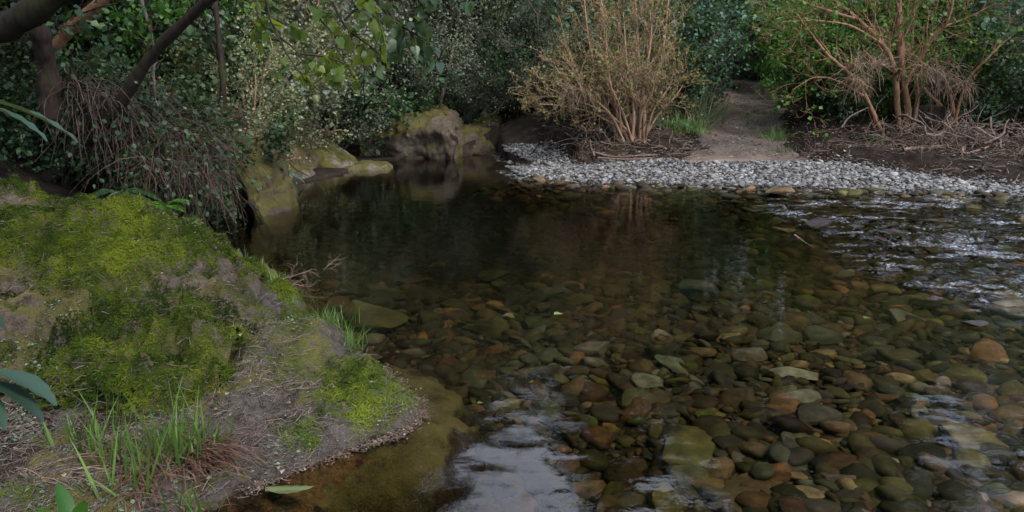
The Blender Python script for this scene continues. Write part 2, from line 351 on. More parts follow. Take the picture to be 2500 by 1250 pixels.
def bed(x, y):
    dL = segdist(x, y, LCH); dR = segdist(x, y, RCH)
    pool = 1.1 * np.exp(-(((x + .3) / 3.0) ** 2 + ((y - 7.6) / 2.9) ** 2)) + .9 * np.exp(-(((x + .3) / 1.0) ** 2 + ((y - 2.3) / .9) ** 2)) + .6 * np.exp(-(((x + 1.5) / 1.2) ** 2 + ((y - 11) / 2.5) ** 2))
    return -(smooth(-.16, .24, dL) * smooth(-.05, 1.6, dR) * (.13 + .30 * pool) + .01)
def terr(x, y):
    x = np.atleast_1d(np.asarray(x, float)); y = np.atleast_1d(np.asarray(y, float)); sh = x.shape; x = x.ravel(); y = y.ravel()
    ins = inpoly(x, y); dL = segdist(x, y, LCH); dR = segdist(x, y, RCH)
    near = .05 * smooth(0, .8, dL) + .6 * np.maximum(-x - 3.9, 0)
    kf = smooth(8.5, 10.0, y); far = (1.7 * smooth(.1, 2.6, dL) + .62 * np.clip(dL - 2.4, 0, 7)) * (1 - kf) + kf * (1.3 * smooth(.6, 4.0, dL) + .62 * np.clip(dL - 3.2, 0, 7) + .04)
    k = smooth(4.6, 7.2, y); zL = near * (1 - k) + far * k
    dF = y - yfar(x); pm = pathmask(x, y)
    zR = .012 + .055 * np.minimum(dR, 2.2) + (.145 * np.clip(y - 11.9, 0, 9) + .02 * np.maximum(y - 20.9, 0)) + .26 * smooth(-.05, .6, dF) * (1 - pm) - .02 * pm
    wl, wr = 1 / (dL + .05) ** 7, 1 / (dR + .05) ** 7
    z = (zL * wl + zR * wr) / (wl + wr)
    kx = smooth(-1.3, .9, x + .4 - .05 * (y - 15)); kk = smooth(10.0, 12.0, y); z = z * (1 - kk) + kk * (zL * (1 - kx) + zR * kx)
    z = z + np.maximum(y - 25, 0) * .22
    nz = fbm(xy3(x, y), .9, 4); z = z + nz * (.015 + .10 * smooth(.6, 3, np.minimum(dL, np.maximum(dF + .3, 0))) * (1 - .7 * pm))
    zb = bed(x, y) + .018 * fbm(xy3(x, y), 3.5, 3)
    return np.where(ins, zb, z).reshape(sh)
def tz(x, y): return float(terr(x, y)[0])
def grid_mesh(xs, ys, zf, name, mats, **kw):
    X, Y = np.meshgrid(xs, ys); Z = zf(X, Y); nx, ny = len(xs), len(ys)
    i = (np.arange(ny - 1)[:, None] * nx + np.arange(nx - 1)[None]).ravel()
    mb = MB(); mb.add(np.stack([X, Y, Z], -1).reshape(-1, 3), Q=np.stack([i, i + 1, i + nx + 1, i + nx], -1)); return mb.build(name, mats, **kw)
u = np.linspace(-1, 1, 330); xs = 1.0 + 9 * u + 51 * u ** 5
ys = np.concatenate([np.linspace(-14, 1.4, 40)[:-1], np.linspace(1.4, 16, 300)[:-1], 16 + 64 * np.linspace(0, 1, 90) ** 2])
ground = tag(grid_mesh(xs, ys, terr, "ground", M['soil']), kind="structure")
py_ = np.linspace(11.55, 25, 160); pl = []
mb = MB(); nx = 22
X = (3.78 + .375 * (py_ - 12) - .12 * np.sin(py_ * .9))[:, None] + np.linspace(-1.06, 1.06, nx)[None] * (1 - .035 * (py_ - 12) + .06 * np.sin(py_ * 2.1))[:, None] * (1 + .34 * fbm(np.stack([np.repeat(np.sign(np.linspace(-1, 1, nx))[None] * 5, len(py_), 0).ravel(), np.repeat(py_[:, None], nx, 1).ravel(), np.zeros(len(py_) * nx)], -1), 1.3, 4).reshape(len(py_), nx))
Yg = np.repeat(py_[:, None], nx, 1); Z = terr(X, Yg) + .035 + .012 * fbm(xy3(X.ravel(), Yg.ravel()), 3, 4).reshape(X.shape)
ed = np.minimum(np.arange(nx), nx - 1 - np.arange(nx)); Z -= np.where(ed == 0, .16, np.where(ed == 1, .03, 0))[None]; Z[0] -= .1
i = (np.arange(len(py_) - 1)[:, None] * nx + np.arange(nx - 1)[None]).ravel()
mb.add(np.stack([X, Yg, Z], -1).reshape(-1, 3), Q=np.stack([i, i + 1, i + nx + 1, i + nx], -1))
tag(mb.build("path", M['path']), kind="structure")

# ------------------------------------------------------------------ water: closed body, waves modelled in the surface, peat-brown absorption inside
def rapid(x, y):
    """1 where the stream runs broken over the shallows at the right"""
    q = np.interp(y, [2.0, 2.6, 3.6, 4.6, 5.6, 7.0, 8.2, 9.4], [1.75, 1.95, 2.7, 2.4, 2.35, 2.5, 2.75, 3.5])
    n = .35 * fbm(xy3(x, y), 1.1, 3)
    return smooth(0, .55, x - q + n) * smooth(1.0, 3.8, y + 1.2 * (x > 2.2)) * (1 - smooth(8.4, 9.6, y))
def wave(x, y):
    sh = x.shape; x = x.ravel(); y = y.ravel(); m = rapid(x, y)
    wx = x + .18 * fbm(xy3(x, y), 1.7, 2); wy = y + .10 * fbm(xy3(x, y, 5.), 1.7, 2)
    a = fbm(xy3(wx * .75 + wy * .35, wy * 1.5), 3.2, 4, .55); ridg = 1 - np.abs(a) * 1.6
    b = fbm(xy3(wx, wy * 1.6, 3.), 9, 3)
    near = smooth(3.4, 2.1, y) if False else (1 - smooth(2.1, 3.6, y))
    pool = .0008 * fbm(xy3(x * .8, y * 1.5, 9.), 5, 3) + .0030 * near * fbm(xy3(x * .8, y * 1.3, 2.), 6, 3)
    big = np.exp(-(((x - 3.3) / .9) ** 2 + ((y - 6.3) / .5) ** 2)) + .7 * np.exp(-(((x - 2.95) / .4) ** 2 + ((y - 7.6) / .5) ** 2)) + .6 * np.exp(-(((x - 2.6) / .35) ** 2 + ((y - 4.9) / .4) ** 2))
    return (pool + m * (.75 + .9 * big) * (.030 * ridg + .013 * b + .004 * fbm(xy3(wx, wy * 1.4, 7.), 22, 2) - .014)).reshape(sh)
m, t, b = newmat('water'); out = t.nodes["Material Output"]; t.nodes.remove(b)
fr = N(t, "ShaderNodeFresnel", IOR=1.33); gl = N(t, "ShaderNodeBsdfGlossy", Roughness=.01); tr = t.nodes.new("ShaderNodeBsdfTransparent"); mx = t.nodes.new("ShaderNodeMixShader")
mp = N(t, "ShaderNodeMapping"); mp.inputs["Scale"].default_value = (.6, 1.5, 1); t.links.new(pos(t), mp.inputs["Vector"])
wn = noise(t, 14, 3, mp.outputs[0]); bp = N(t, "ShaderNodeBump", Strength=.06, Distance=.012); t.links.new(wn, bp.inputs["Height"])
for n in (fr, gl): t.links.new(bp.outputs[0], n.inputs["Normal"])
t.links.new(fr.outputs[0], mx.inputs[0]); t.links.new(tr.outputs[0], mx.inputs[1]); t.links.new(gl.outputs[0], mx.inputs[2]); df = N(t, 'ShaderNodeBsdfDiffuse', Color=(.55, .58, .66, 1)); mf = t.nodes.new('ShaderNodeMixShader'); fm = N(t, 'ShaderNodeMath', operation='MULTIPLY'); t.links.new(attr(t), fm.inputs[0])  # blue grey diffuse: foam, with sky glints put into its colour
t.links.new(ramp(t, noise(t, 70, 3, mp.outputs[0]), [(.47, (0, 0, 0)), (.72, (.65, .65, .65))]), fm.inputs[1]); t.links.new(fm.outputs[0], mf.inputs[0]); t.links.new(mx.outputs[0], mf.inputs[1]); t.links.new(df.outputs[0], mf.inputs[2]); t.links.new(mf.outputs[0], out.inputs['Surface'])
va = N(t, "ShaderNodeVolumeAbsorption", Density=3.1); va.inputs["Color"].default_value = (.59, .54, .31, 1); t.links.new(va.outputs[0], out.inputs["Volume"])
M['water'] = m
wxs = np.concatenate([np.linspace(-6.5, -2.4, 60)[:-1], np.linspace(-2.4, 7.2, 330)[:-1], np.linspace(7.2, 12, 50)])
wys = np.concatenate([np.linspace(-3.5, 1.6, 60)[:-1], np.linspace(1.6, 10, 330)[:-1], np.linspace(10, 17, 120)])
Xw, Yw = np.meshgrid(wxs, wys); Zw = wave(Xw, Yw); nx, ny = len(wxs), len(wys)
edge = np.zeros(Zw.shape, bool); edge[0] = edge[-1] = True; edge[:, 0] = edge[:, -1] = True
i = (np.arange(ny - 1)[:, None] * nx + np.arange(nx - 1)[None]).ravel(); mb = MB(); NT = nx * ny
Vt = np.stack([Xw, Yw, Zw], -1).reshape(-1, 3)
bd = np.concatenate([np.arange(nx), np.arange(1, ny) * nx + nx - 1, (ny - 1) * nx + np.arange(nx - 2, -1, -1), np.arange(ny - 2, 0, -1) * nx])
Vb = Vt[bd].copy(); Vb[:, 2] = -1.5; nb = len(bd); j = np.arange(nb); k = (j + 1) % nb
Vc = np.array([[Vb[:, 0].mean(), Vb[:, 1].mean(), -1.5]])
rap = rapid(Xw.ravel(), Yw.ravel()); foam_glint = rap * smooth(.25, .75, fbm(xy3(Xw.ravel() * .8 + .4 * Yw.ravel(), Yw.ravel() * 1.6, 3.), 3.2, 5, .65))  # foam mask; its pale streaks also stand in for sky glints
mb.add(np.vstack([Vt, Vb, Vc]), Q=np.concatenate([np.stack([i, i + 1, i + nx + 1, i + nx], -1), np.stack([bd[k], bd[j], NT + j, NT + k], -1)]), T=np.stack([NT + k, NT + j, np.full(nb, NT + nb)], -1), var=np.concatenate([foam_glint, np.zeros(nb + 1)]))
tag(mb.build("water", M['water']), kind="structure")

# ------------------------------------------------------------------ stones
import bmesh
def ico(sub):
    bm = bmesh.new(); bmesh.ops.create_icosphere(bm, subdivisions=sub, radius=1.0); bm.verts.ensure_lookup_table()
    V = np.array([v.co[:] for v in bm.verts]); T = np.array([[v.index for v in f.verts] for f in bm.faces]); bm.free(); return V, T
ICO = {k: ico(k) for k in (1, 2, 3, 4, 5)}
def stone_shape(r, sub, asp=(1, .7, .38), cuts=6, rough=.08, deep=(.5, .85)):
    V, T = ICO[sub]; V = V.copy(); s = r.normal(size=3) * 20
    for c in range(cuts):
        n = nrm(r.normal(size=3)); h = r.uniform(*deep); d = V @ n - h; V -= np.where(d > 0, d * .94, 0)[:, None] * n
    V = V + nrm(V) * (fbm(V + s, 1.4, 3) * rough)[:, None]
    V = V * np.array(asp); V -= (V.max(0) + V.min(0)) / 2; V /= (V[:, 0].max() - V[:, 0].min()); return V, T   # one unit long
SHAPES = []
for k in range(14):
    r = np.random.default_rng(100 + k); V, T = stone_shape(r, 4, (1, r.uniform(.5, .9), r.uniform(.2, .44)), r.integers(8, 15), .05, (.35, .75))
    mb = MB(); mb.add(V, T=T); me_ = mb.mesh("stone_shape", M['stone']); me_.set_sharp_from_angle(angle=R(28)); SHAPES.append((me_, V[:, 1].max() * 2, V[:, 2].max()))
PAL = {'olive': (.085, .080, .030), 'dark olive': (.048, .048, .022), 'brown': (.085, .060, .036), 'rust brown': (.105, .062, .034), 'orange': (.22, .125, .06), 'grey': (.105, .102, .094),
       'grey green': (.078, .088, .062), 'tan': (.17, .132, .08), 'dark grey': (.05, .047, .043), 'mossy green': (.075, .095, .02), 'pale grey': (.24, .23, .22), 'reddish': (.12, .065, .045)}; PAL['wet black'] = (.022, .021, .020)
stones = []        # (object, px, py, width px, colour, length)
def put_stone(px, py, wpx, colr, label=None, rot=None, tilt=.12, lift=0., shape=None, group=None, r=rng, zoff=None):
    p = G(px, py, -.1); z = float(bed(np.array([p[0]]), np.array([p[1]]))[0]); p = G(px, py, .02 if lift else z + .03)
    L = wpx / FPX * proj(p)[2]; k = int(r.integers(len(SHAPES))) if shape is None else shape; me, wd, hz = SHAPES[k]
    o = bpy.data.objects.new("stone", me); col.objects.link(o); o.scale = (L, L, L)
    o.location = (p[0], p[1], z + hz * L * .55 + lift); rz = r.uniform(-.6, .6) if rot is None else rot
    o.rotation_euler = (r.normal() * tilt, r.normal() * tilt, rz)
    c = np.array(PAL[colr]) * (.85 if label else .46) * r.uniform(.75, 1.25) * (1 + r.normal(size=3) * .06); o.color = (*np.clip(c, 0, 1), 1)
    tag(o, label, "stone", group or "stones lying on the stream bed"); stones.append((o, px, py, wpx, colr, L)); return o
HERO = [(1378, 1023, 84, 'orange', 'bright orange split stone beside the sky reflection', .2, 2), (1222, 968, 160, 'grey green', 'big grey green slab stone under water off the tip of the mossy rock', .2, 1),
 (1216, 915, 108, 'grey green', 'grey green flat stone just beyond the big grey green slab stone', .1, 3), (1448, 850, 98, 'grey', 'flat brown grey stone lying alone in midstream', .05, 4), (1778, 822, 64, 'tan', 'pale golden rounded stone in midstream', .2, 5),
 (1937, 905, 118, 'pale grey', 'pale grey wedge stone pointing left in the shallows', -.35, 6), (1820, 865, 88, 'grey', 'pale streaked grey stone near the golden one', .1, 7), (1582, 927, 88, 'grey', 'dull grey rounded stone under water', 0, 0),
 (1655, 893, 108, 'grey green', 'wide grey stone with a green far edge', .1, 8), (1560, 975, 104, 'dark olive', 'dark mossy green block stone under water', 0, 9), (1413, 985, 112, 'dark olive', 'large dark green stone deep in the pool', .1, 10),
 (1530, 1080, 98, 'tan', 'tan split stone with sloping striped face', .35, 11), (1500, 1055, 84, 'olive', 'olive wedge stone behind the tan striped stone', .4, 12), (1672, 1045, 76, 'orange', 'smooth pale orange oval stone', 0, 13),
 (1690, 1102, 170, 'olive', 'long olive bar of stone near the bottom of the picture', .05, 4), (1735, 1060, 106, 'mossy green', 'flat moss green stone behind the long olive bar', -.1, 1), (1585, 1028, 84, 'mossy green', 'bright moss green striped stone', -.2, 3),
 (1650, 1225, 130, 'olive', 'large olive stone cut by the bottom edge of the picture', -.2, 0), (1690, 1165, 92, 'olive', 'olive stone with brown back under the long bar', -.3, 5), (1830, 1205, 200, 'brown', 'large dark brown block at the bottom edge', .0, 6),
 (1965, 1198, 114, 'tan', 'smooth tan oval stone near the bottom edge', .1, 13), (2070, 1168, 122, 'grey', 'grey slate with pale streaks near the bottom edge', -.25, 2), (1880, 1150, 100, 'rust brown', 'rust red lobed stone near the bottom edge', -.3, 7),
 (1952, 975, 110, 'grey', 'long grey stone with pale rim in the shallows', .0, 8), (1988, 1010, 104, 'dark grey', 'dark grey humped stone in front of the long grey one', 0, 9), (2100, 995, 54, 'orange', 'round tan stone with a ring shaped pattern', 0, 13),
 (2165, 960, 66, 'rust brown', 'rust brown block stone in the right shallows', -.1, 10), (2210, 1028, 92, 'brown', 'brown slab with a dark crack in the right shallows', -.1, 11), (2285, 1042, 48, 'grey green', 'small sage green stone in the right shallows', .3, 12),
 (2135, 1072, 86, 'rust brown', 'smooth rust brown stone with flat base', .0, 4), (2250, 1180, 130, 'dark grey', 'wide dark grey stone at lower right', -.3, 1), (2400, 1078, 190, 'olive', 'wide olive stone awash at the right edge', -.1, 3),
 (2410, 950, 92, 'dark grey', 'dark blue grey oblong stone near the right edge', 0, 6), (2395, 1030, 76, 'rust brown', 'orange brown wedge near the right edge', 0, 0), (2230, 785, 120, 'grey', 'flat pale grey slab breaking the surface at the edge of the rapids', -.15, 3),
 (2215, 733, 82, 'pale grey', 'pale blue grey slab awash in the rapids', 0, 1), (2445, 722, 70, 'tan', 'pale tan slab awash in the rapids', 0, 5), (2150, 712, 70, 'olive', 'flat pale olive slab at the left rim of the rapids', 0, 9),
 (1705, 853, 92, 'brown', 'long brown wedge stone in midstream', -.1, 10), (1190, 1095, 70, 'dark olive', 'dark olive stone just off the submerged ledge', .3, 12), (1260, 990, 120, 'olive', 'long olive slab beyond the sky reflection', .05, 4),
 (1900, 1085, 80, 'olive', 'olive domed stone between the brown ones', .2, 2), (1435, 1200, 56, 'mossy green', 'upright moss green stone beside the sky reflection', 1.3, 13), (1480, 1150, 60, 'mossy green', 'small moss green stone beside the sky reflection', .2, 5)]
for px, py, wd, c, lb, rot, sh in HERO: put_stone(px, py, wd, c, lb, rot, shape=sh)
# stones breaking the surface of the rapids
for px, py, wd, c, lb, lf in [(2382, 788, 84, 'wet black', 'black wet rock with a pale dry top above the rapids', .17), (2000, 545, 60, 'wet black', 'black wet rock splitting the rapids below the gravel', .20), (1918, 541, 62, 'brown', 'tan wet rock at the head of the rapids', .16),
                      (2060, 640, 54, 'dark olive', 'dark wet rock with water pouring over it at the rapids rim', .12), (2350, 665, 70, 'wet black', 'dark rock half drowned in the middle of the rapids', .13), (1905, 472, 70, 'brown', 'brown wet stone by the gravel edge', .05)]:
    put_stone(px, py, wd, c, lb, lift=lf, group="wet rocks in the rapids")
# the rest of the large stones: drawn at random over the visible bed, largest first
taken = [(s[1], s[2], s[3]) for s in stones]
r = np.random.default_rng(21); names = list(PAL)[:12]; wts = np.array([.21, .15, .17, .06, .03, .13, .12, .05, .06, .03, .006, .015]); wts /= wts.sum()
tries = 0; auto = []
while len(auto) < 250 and tries < 30000:
    tries += 1
    px = r.uniform(760, 2520); py = 640 + 630 * r.random() ** .62
    p = G(px, py, -.1)
    if not inpoly(p[:1], p[1:2])[0] or segdist(p[:1], p[1:2], LCH)[0] < .25: continue
    if px < 1180 and py > 910: continue
    dist = proj(p)[2]; L = np.clip(r.lognormal(-2.0, .5), .06, .36) * (1.2 - .45 * len(auto) / 250); wpx = L * FPX / dist
    if py < 800: wpx *= 1.15
    fl = .30 + .25 * (py - 600) / 650
    if any(abs(px - a) < .47 * (wpx + c) and abs(py - b_) < fl * .5 * (wpx + c) for a, b_, c in taken): continue
    taken.append((px, py, wpx)); cc = names[r.choice(len(names), p=wts)]
    auto.append((put_stone(px, py, wpx, cc, rot=r.uniform(-.7, .7), tilt=.16, r=r), px, py, wpx, cc, L))
def where(px, py):
    """place of a stone told by the hero stone nearest to it"""
    best = min(HERO, key=lambda h: abs(h[0] - px) + 1.8 * abs(h[1] - py)); dx, dy = px - best[0], (py - best[1]) * 1.8
    rel = ("right of" if dx > 0 else "left of") if abs(dx) > abs(dy) else ("in front of" if dy > 0 else "beyond")
    return rel + " the " + " ".join(best[4].split()[:7])
SHORT = {h[4]: None for h in HERO}
for o, px, py, wpx, c, L in auto:
    size = "big" if L > .17 else "medium" if L > .115 else "small"
    best = min(HERO, key=lambda h: abs(h[0] - px) + 1.8 * abs(h[1] - py)); dx, dy = px - best[0], (py - best[1]) * 1.8
    rel = ("just right of" if dx > 0 else "just left of") if abs(dx) > abs(dy) else ("in front of" if dy > 0 else "beyond")
    o["label"] = f"{size} {c} stone {rel} the {best[4]}"
    ws = o["label"].split()
    if len(ws) > 16:
        b2 = best[4].split(); keep = 16 - (len(ws) - len(b2)); b2 = b2[:keep]
        while b2[-1] in ('the', 'of', 'in', 'at', 'near', 'a', 'off', 'by', 'beside', 'behind', 'with', 'under', 'just', 'beyond', 'and', 'edge' if False else 'the'): b2.pop()
        o["label"] = f"{size} {c} stone {rel} the " + " ".join(b2)
# uncounted small stones between them: one stuff object, each stone its own shape, place and tint
def scatter_stones(name, X, Y, Z, L, tint, flat, sub, mat, r, kind="stuff", tilt=.2):
    prot = [stone_shape(np.random.default_rng(500 + k), sub, (1, r.uniform(.6, .85), flat * r.uniform(.8, 1.25)), 5, .10) for k in range(10)]
    mb = MB(); n = len(X); which = r.integers(10, size=n); tv = []
    for k in range(10):
        s = np.where(which == k)[0]
        if not len(s): continue
        V, T = prot[k]; a = r.uniform(0, 6.28, len(s)); tx, ty = r.normal(size=(2, len(s))) * tilt
        c, q = np.cos(a), np.sin(a); sc = L[s][:, None] * np.stack([np.ones(len(s)), r.uniform(.8, 1.25, len(s)), r.uniform(.8, 1.3, len(s))], -1)
        W = V[None] * sc[:, None]; zt = W[..., 2] + W[..., 0] * tx[:, None] + W[..., 1] * ty[:, None]
        W = np.stack([W[..., 0] * c[:, None] - W[..., 1] * q[:, None], W[..., 0] * q[:, None] + W[..., 1] * c[:, None], zt], -1)
        W += np.stack([X[s], Y[s], Z[s] + L[s] * flat * .25], -1)[:, None]
        mb.add(W.reshape(-1, 3), T=(T[None] + (np.arange(len(s)) * len(V))[:, None, None]).reshape(-1, 3)); tv.append(np.repeat(tint[s], len(V), 0))
    o = mb.build(name, mat); ca = o.data.color_attributes.new("tint", 'FLOAT_COLOR', 'POINT'); tv = np.concatenate(tv)
    ca.data.foreach_set("color", np.concatenate([tv, np.ones((len(tv), 1))], 1).astype(np.float32).ravel()); return tag(o, kind=kind)
r = np.random.default_rng(31); n = 36000
yy = 1.7 + 8.6 * r.random(n) ** 1.35; xx = (r.random(n) * 2 - 1) * (.80 * yy + .3); ok = inpoly(xx, yy) & (segdist(xx, yy, LCH) > .12); xx, yy = xx[ok], yy[ok]
LL = np.clip(r.lognormal(-2.95, .62, len(xx)), .015, .2) * np.interp(yy, [2, 5, 9], [.85, 1.0, 1.25]); pv = np.array([PAL[k] for k in names]); ti = pv[r.choice(len(names), p=wts, size=len(xx))] * .39 * np.exp(r.normal(size=(len(xx), 1)) * .45)
tag(scatter_stones("small_stones", xx, yy, bed(xx, yy), LL, ti, .38, 2, M['pebble'], r), "small brown and olive stones filling the stream bed", "small stones")
# gravel bar
n = 60000; xx = r.uniform(-.7, 9.5, n); yy = r.uniform(8.2, 15.6, n); dR = segdist(xx, yy, RCH); ok = ~inpoly(xx, yy) & (yy < yfar(xx) + .12 + .22 * fbm(xy3(xx, yy), 1.2, 3)) & (segdist(xx, yy, LCH) > .5)
ok |= ~inpoly(xx, yy) & (yy > yfar(xx)) & (yy < yfar(xx) + 1.3) & (xx > 1.5) & (r.random(n) < .05)
ok |= inpoly(xx, yy) & (dR < .14) & (r.random(n) < .6)
xx, yy = xx[ok], yy[ok]; gz = terr(xx, yy)
LL = np.clip(r.lognormal(-3.35, .5, len(xx)), .018, .14); g0 = np.array([(.15, .156, .172), (.115, .119, .132), (.185, .19, .20), (.082, .084, .09), (.14, .13, .12), (.225, .23, .24)])
ti = g0[r.choice(6, size=len(xx), p=[.3, .25, .15, .12, .1, .08])] * 1.0 * r.uniform(.65, 1.2, (len(xx), 1)) * (1 + .18 * fbm(xy3(xx, yy), 1.1, 3))[:, None]; wet = np.clip(segdist(xx, yy, RCH) / .18, 0, 1)[:, None]; ti *= .62 + .38 * wet
tag(scatter_stones("gravel", xx, yy, gz, LL, ti, .34, 1, M['pebble'], r, tilt=.25), "pale grey shingle of the gravel bar", "gravel")

# ------------------------------------------------------------------ mossy rock of the near left bank: two rocks meeting in a gully
class TPS:
    def __init__(s, pts, lam=1e-4):
        s.c = np.asarray(pts)[:, :2]; n = len(pts); K = s.k(s.c); Pm = np.hstack([np.ones((n, 1)), s.c])
        A = np.zeros((n + 3, n + 3)); A[:n, :n] = K + lam * np.eye(n); A[:n, n:] = Pm; A[n:, :n] = Pm.T
        s.w = np.linalg.solve(A, np.concatenate([np.asarray(pts)[:, 2], np.zeros(3)]))
    def k(s, q):
        d2 = ((q[:, None] - s.c[None]) ** 2).sum(-1) + 1e-12; return .5 * d2 * np.log(d2)
    def __call__(s, x, y):
        q = np.stack([x.ravel(), y.ravel()], -1); out = np.empty(len(q))
        for i in range(0, len(q), 20000): out[i:i + 20000] = s.k(q[i:i + 20000]) @ s.w[:-3] + s.w[-3] + q[i:i + 20000] @ s.w[-2:]
        return out.reshape(x.shape)
bA = [P(0, 455, 4.05), P(130, 478, 4.0), P(300, 488, 3.95), P(400, 530, 3.9), P(490, 572, 3.85), P(555, 625, 3.75),
      P(0, 600, 3.42), P(0, 750, 3.0), P(0, 880, 2.72), P(250, 590, 3.55), P(250, 690, 3.18), P(250, 790, 2.90), P(280, 890, 2.70), P(430, 640, 3.46), P(450, 720, 3.14), P(450, 800, 2.88), P(480, 890, 2.69),
      P(600, 690, 3.56), P(600, 760, 3.2), P(580, 850, 2.84), P(120, 660, 3.3), P(120, 830, 2.80), P(550, 720, 3.26)]
bA += [np.array(q) for q in [(-4.6, 4.3, .75), (-4.6, 3.4, .5), (-4.6, 5.2, .6), (-2.9, 4.6, .52), (-2.1, 4.45, .38), (-1.55, 4.3, .15), (-1.35, 4.3, 0.), (-1.25, 3.9, .05), (-1.2, 3.3, -.05), (-1.5, 2.48, -.14), (-2.3, 2.43, -.14), (-3.4, 2.48, -.12), (-1.9, 5.0, 0.), (-3, 5.3, .2)]]
fA = TPS(bA)
bB = [G(*q) for q in [(600, 655, .24), (640, 690, .19), (740, 770, .09), (850, 830, .07), (940, 910, .03), (1030, 1000, 0), (960, 1065, 0), (760, 1130, 0), (600, 1200, 0), (540, 1245, -.01), (800, 900, .10), (880, 930, .12), (800, 850, .15), (700, 900, .15),
      (700, 1050, .06), (600, 1000, .12), (500, 950, .07), (650, 780, .17), (400, 960, .04), (300, 1050, .05), (100, 1100, .07), (0, 1240, .10), (450, 1150, .07), (850, 1000, .10), (900, 1020, .05), (560, 860, .15), (400, 1240, .05), (0, 1000, .05), (720, 1120, .03), (600, 1120, .05), (250, 1240, .12)]]
for q in [(1050, 985), (960, 1085), (780, 1150), (610, 1220), (960, 900), (860, 815), (755, 755)]:
    p = G(*q); d = nrm(np.array([p[0] + .95, p[1] - 2.9])); bB.append(np.array([p[0], p[1], -.10]))
for q in [(1090, 985), (985, 1120), (800, 1190), (640, 1260), (1000, 890), (890, 795), (785, 735), (690, 650)]:
    p = G(*q); bB.append(np.array([p[0], p[1], -.36]))
bB += [np.array(q) for q in [(-1.2, 4.5, -.35), (-1.6, 4.3, .1), (-2.5, 3.4, .1), (-1.6, 1.5, .12), (-.9, 1.5, -.05), (-.75, 1.7, -.35), (-3., 2, .15), (-2.5, 1.3, .15), (-3.2, 3.2, .1), (-.6, 1.9, -.4), (-.2, 2.2, -.4)]]
fB = TPS(bB)
def clods(p): return fbm(p, 3.2, 3, .55), fbm(p, 11., 3, .6)
def rock_height(f, x, y, amp):
    z = f(x, y); p = xy3(x.ravel(), y.ravel()); p[:, 2] = z.ravel() * 1.2; a, b = clods(p)
    rid = 1 - np.abs(fbm(p * np.array([1.0, 1.0, 1.6]) + 31, 2.3, 3)) * 1.5
    return z + ((a * .085 + b * .040 + rid * .07 - .06 + .012 * fbm(p, 26., 2)) * amp).reshape(z.shape)
XA, YA, XB, YB = np.linspace(-4.4, -1.2, 300), np.linspace(2.43, 5.3, 280), np.linspace(-3.1, -.02, 300), np.linspace(1.35, 4.4, 300)
hA = lambda x, y: np.where(y < 2.42, -1., np.where(y > 5.25, -1., rock_height(fA, x, y, 1.0) - .035 + cushion(x, y)))
def cushion(x, y):
    p = xy3(x.ravel(), y.ravel()); p[:, 2] = fA(x, y).ravel(); m = fbm(p, 1.7, 3, .6) + .35 * fbm(p, 8, 2) + .15
    return (.030 * smooth(0, .22, m) + .040 * np.abs(perlin(p * 10)) * smooth(0, .3, m)).reshape(x.shape)
hB = lambda x, y: np.minimum(rock_height(fB, x, y, .45), np.where(inp2(x, y) > 0, 9, .01 + .55 * inp2(x, y))) + edge_rough(x, y)
def edge_rough(x, y):
    p = xy3(x.ravel(), y.ravel()); return (.022 * fbm(p, 7, 4, .6) + .010 * fbm(p, 30, 2)).reshape(x.shape)
def inp2(x, y):
    ins = inpoly(x.ravel(), y.ravel()); d = segdist(x.ravel(), y.ravel(), LCH); return np.where(ins, -d, 1).reshape(x.shape)
rootA = empty("mossy_boulder", (-2.6, 3.6, 0), "big moss covered boulder filling the left foreground, higher of the two", "boulder")
rootB = empty("mossy_rock", (-1.2, 2.8, 0), "low mossy rock spit running down into the water in front of the big boulder", "rock")
def rock_part(xs, ys, h, root, mat, under=0.):
    o = grid_mesh(xs, ys, h, "rock_face", M[mat])
    if under:
        n = len(o.data.vertices); co = np.empty(n * 3, np.float32); o.data.vertices.foreach_get('co', co); co = co.reshape(-1, 3); co[:, 1] += under * np.exp(-((co[:, 2] - .05) / .05) ** 2) * (co[:, 1] < 3.2) * (co[:, 0] < -1.5); o.data.vertices.foreach_set('co', co.ravel()); o.data.update()
    o.parent = root; o.location = tuple(-np.array(root.location[:])); return o
ra = rock_part(XA, YA, hA, rootA, 'rock_moss', .16); rb = rock_part(XB, YB, hB, rootB, 'rock_slab')
def mossmask(x, y, z, bias):
    p = xy3(x, y); p[:, 2] = z; return fbm(p, 1.7, 3, .6) + .35 * fbm(p, 8, 2) + bias
def gradn(h, x, y, e=.012):
    gx = (h(x + e, y) - h(x - e, y)) / (2 * e); gy = (h(x, y + e) - h(x, y - e)) / (2 * e); return nrm(np.stack([-gx, -gy, np.ones_like(gx)], -1))
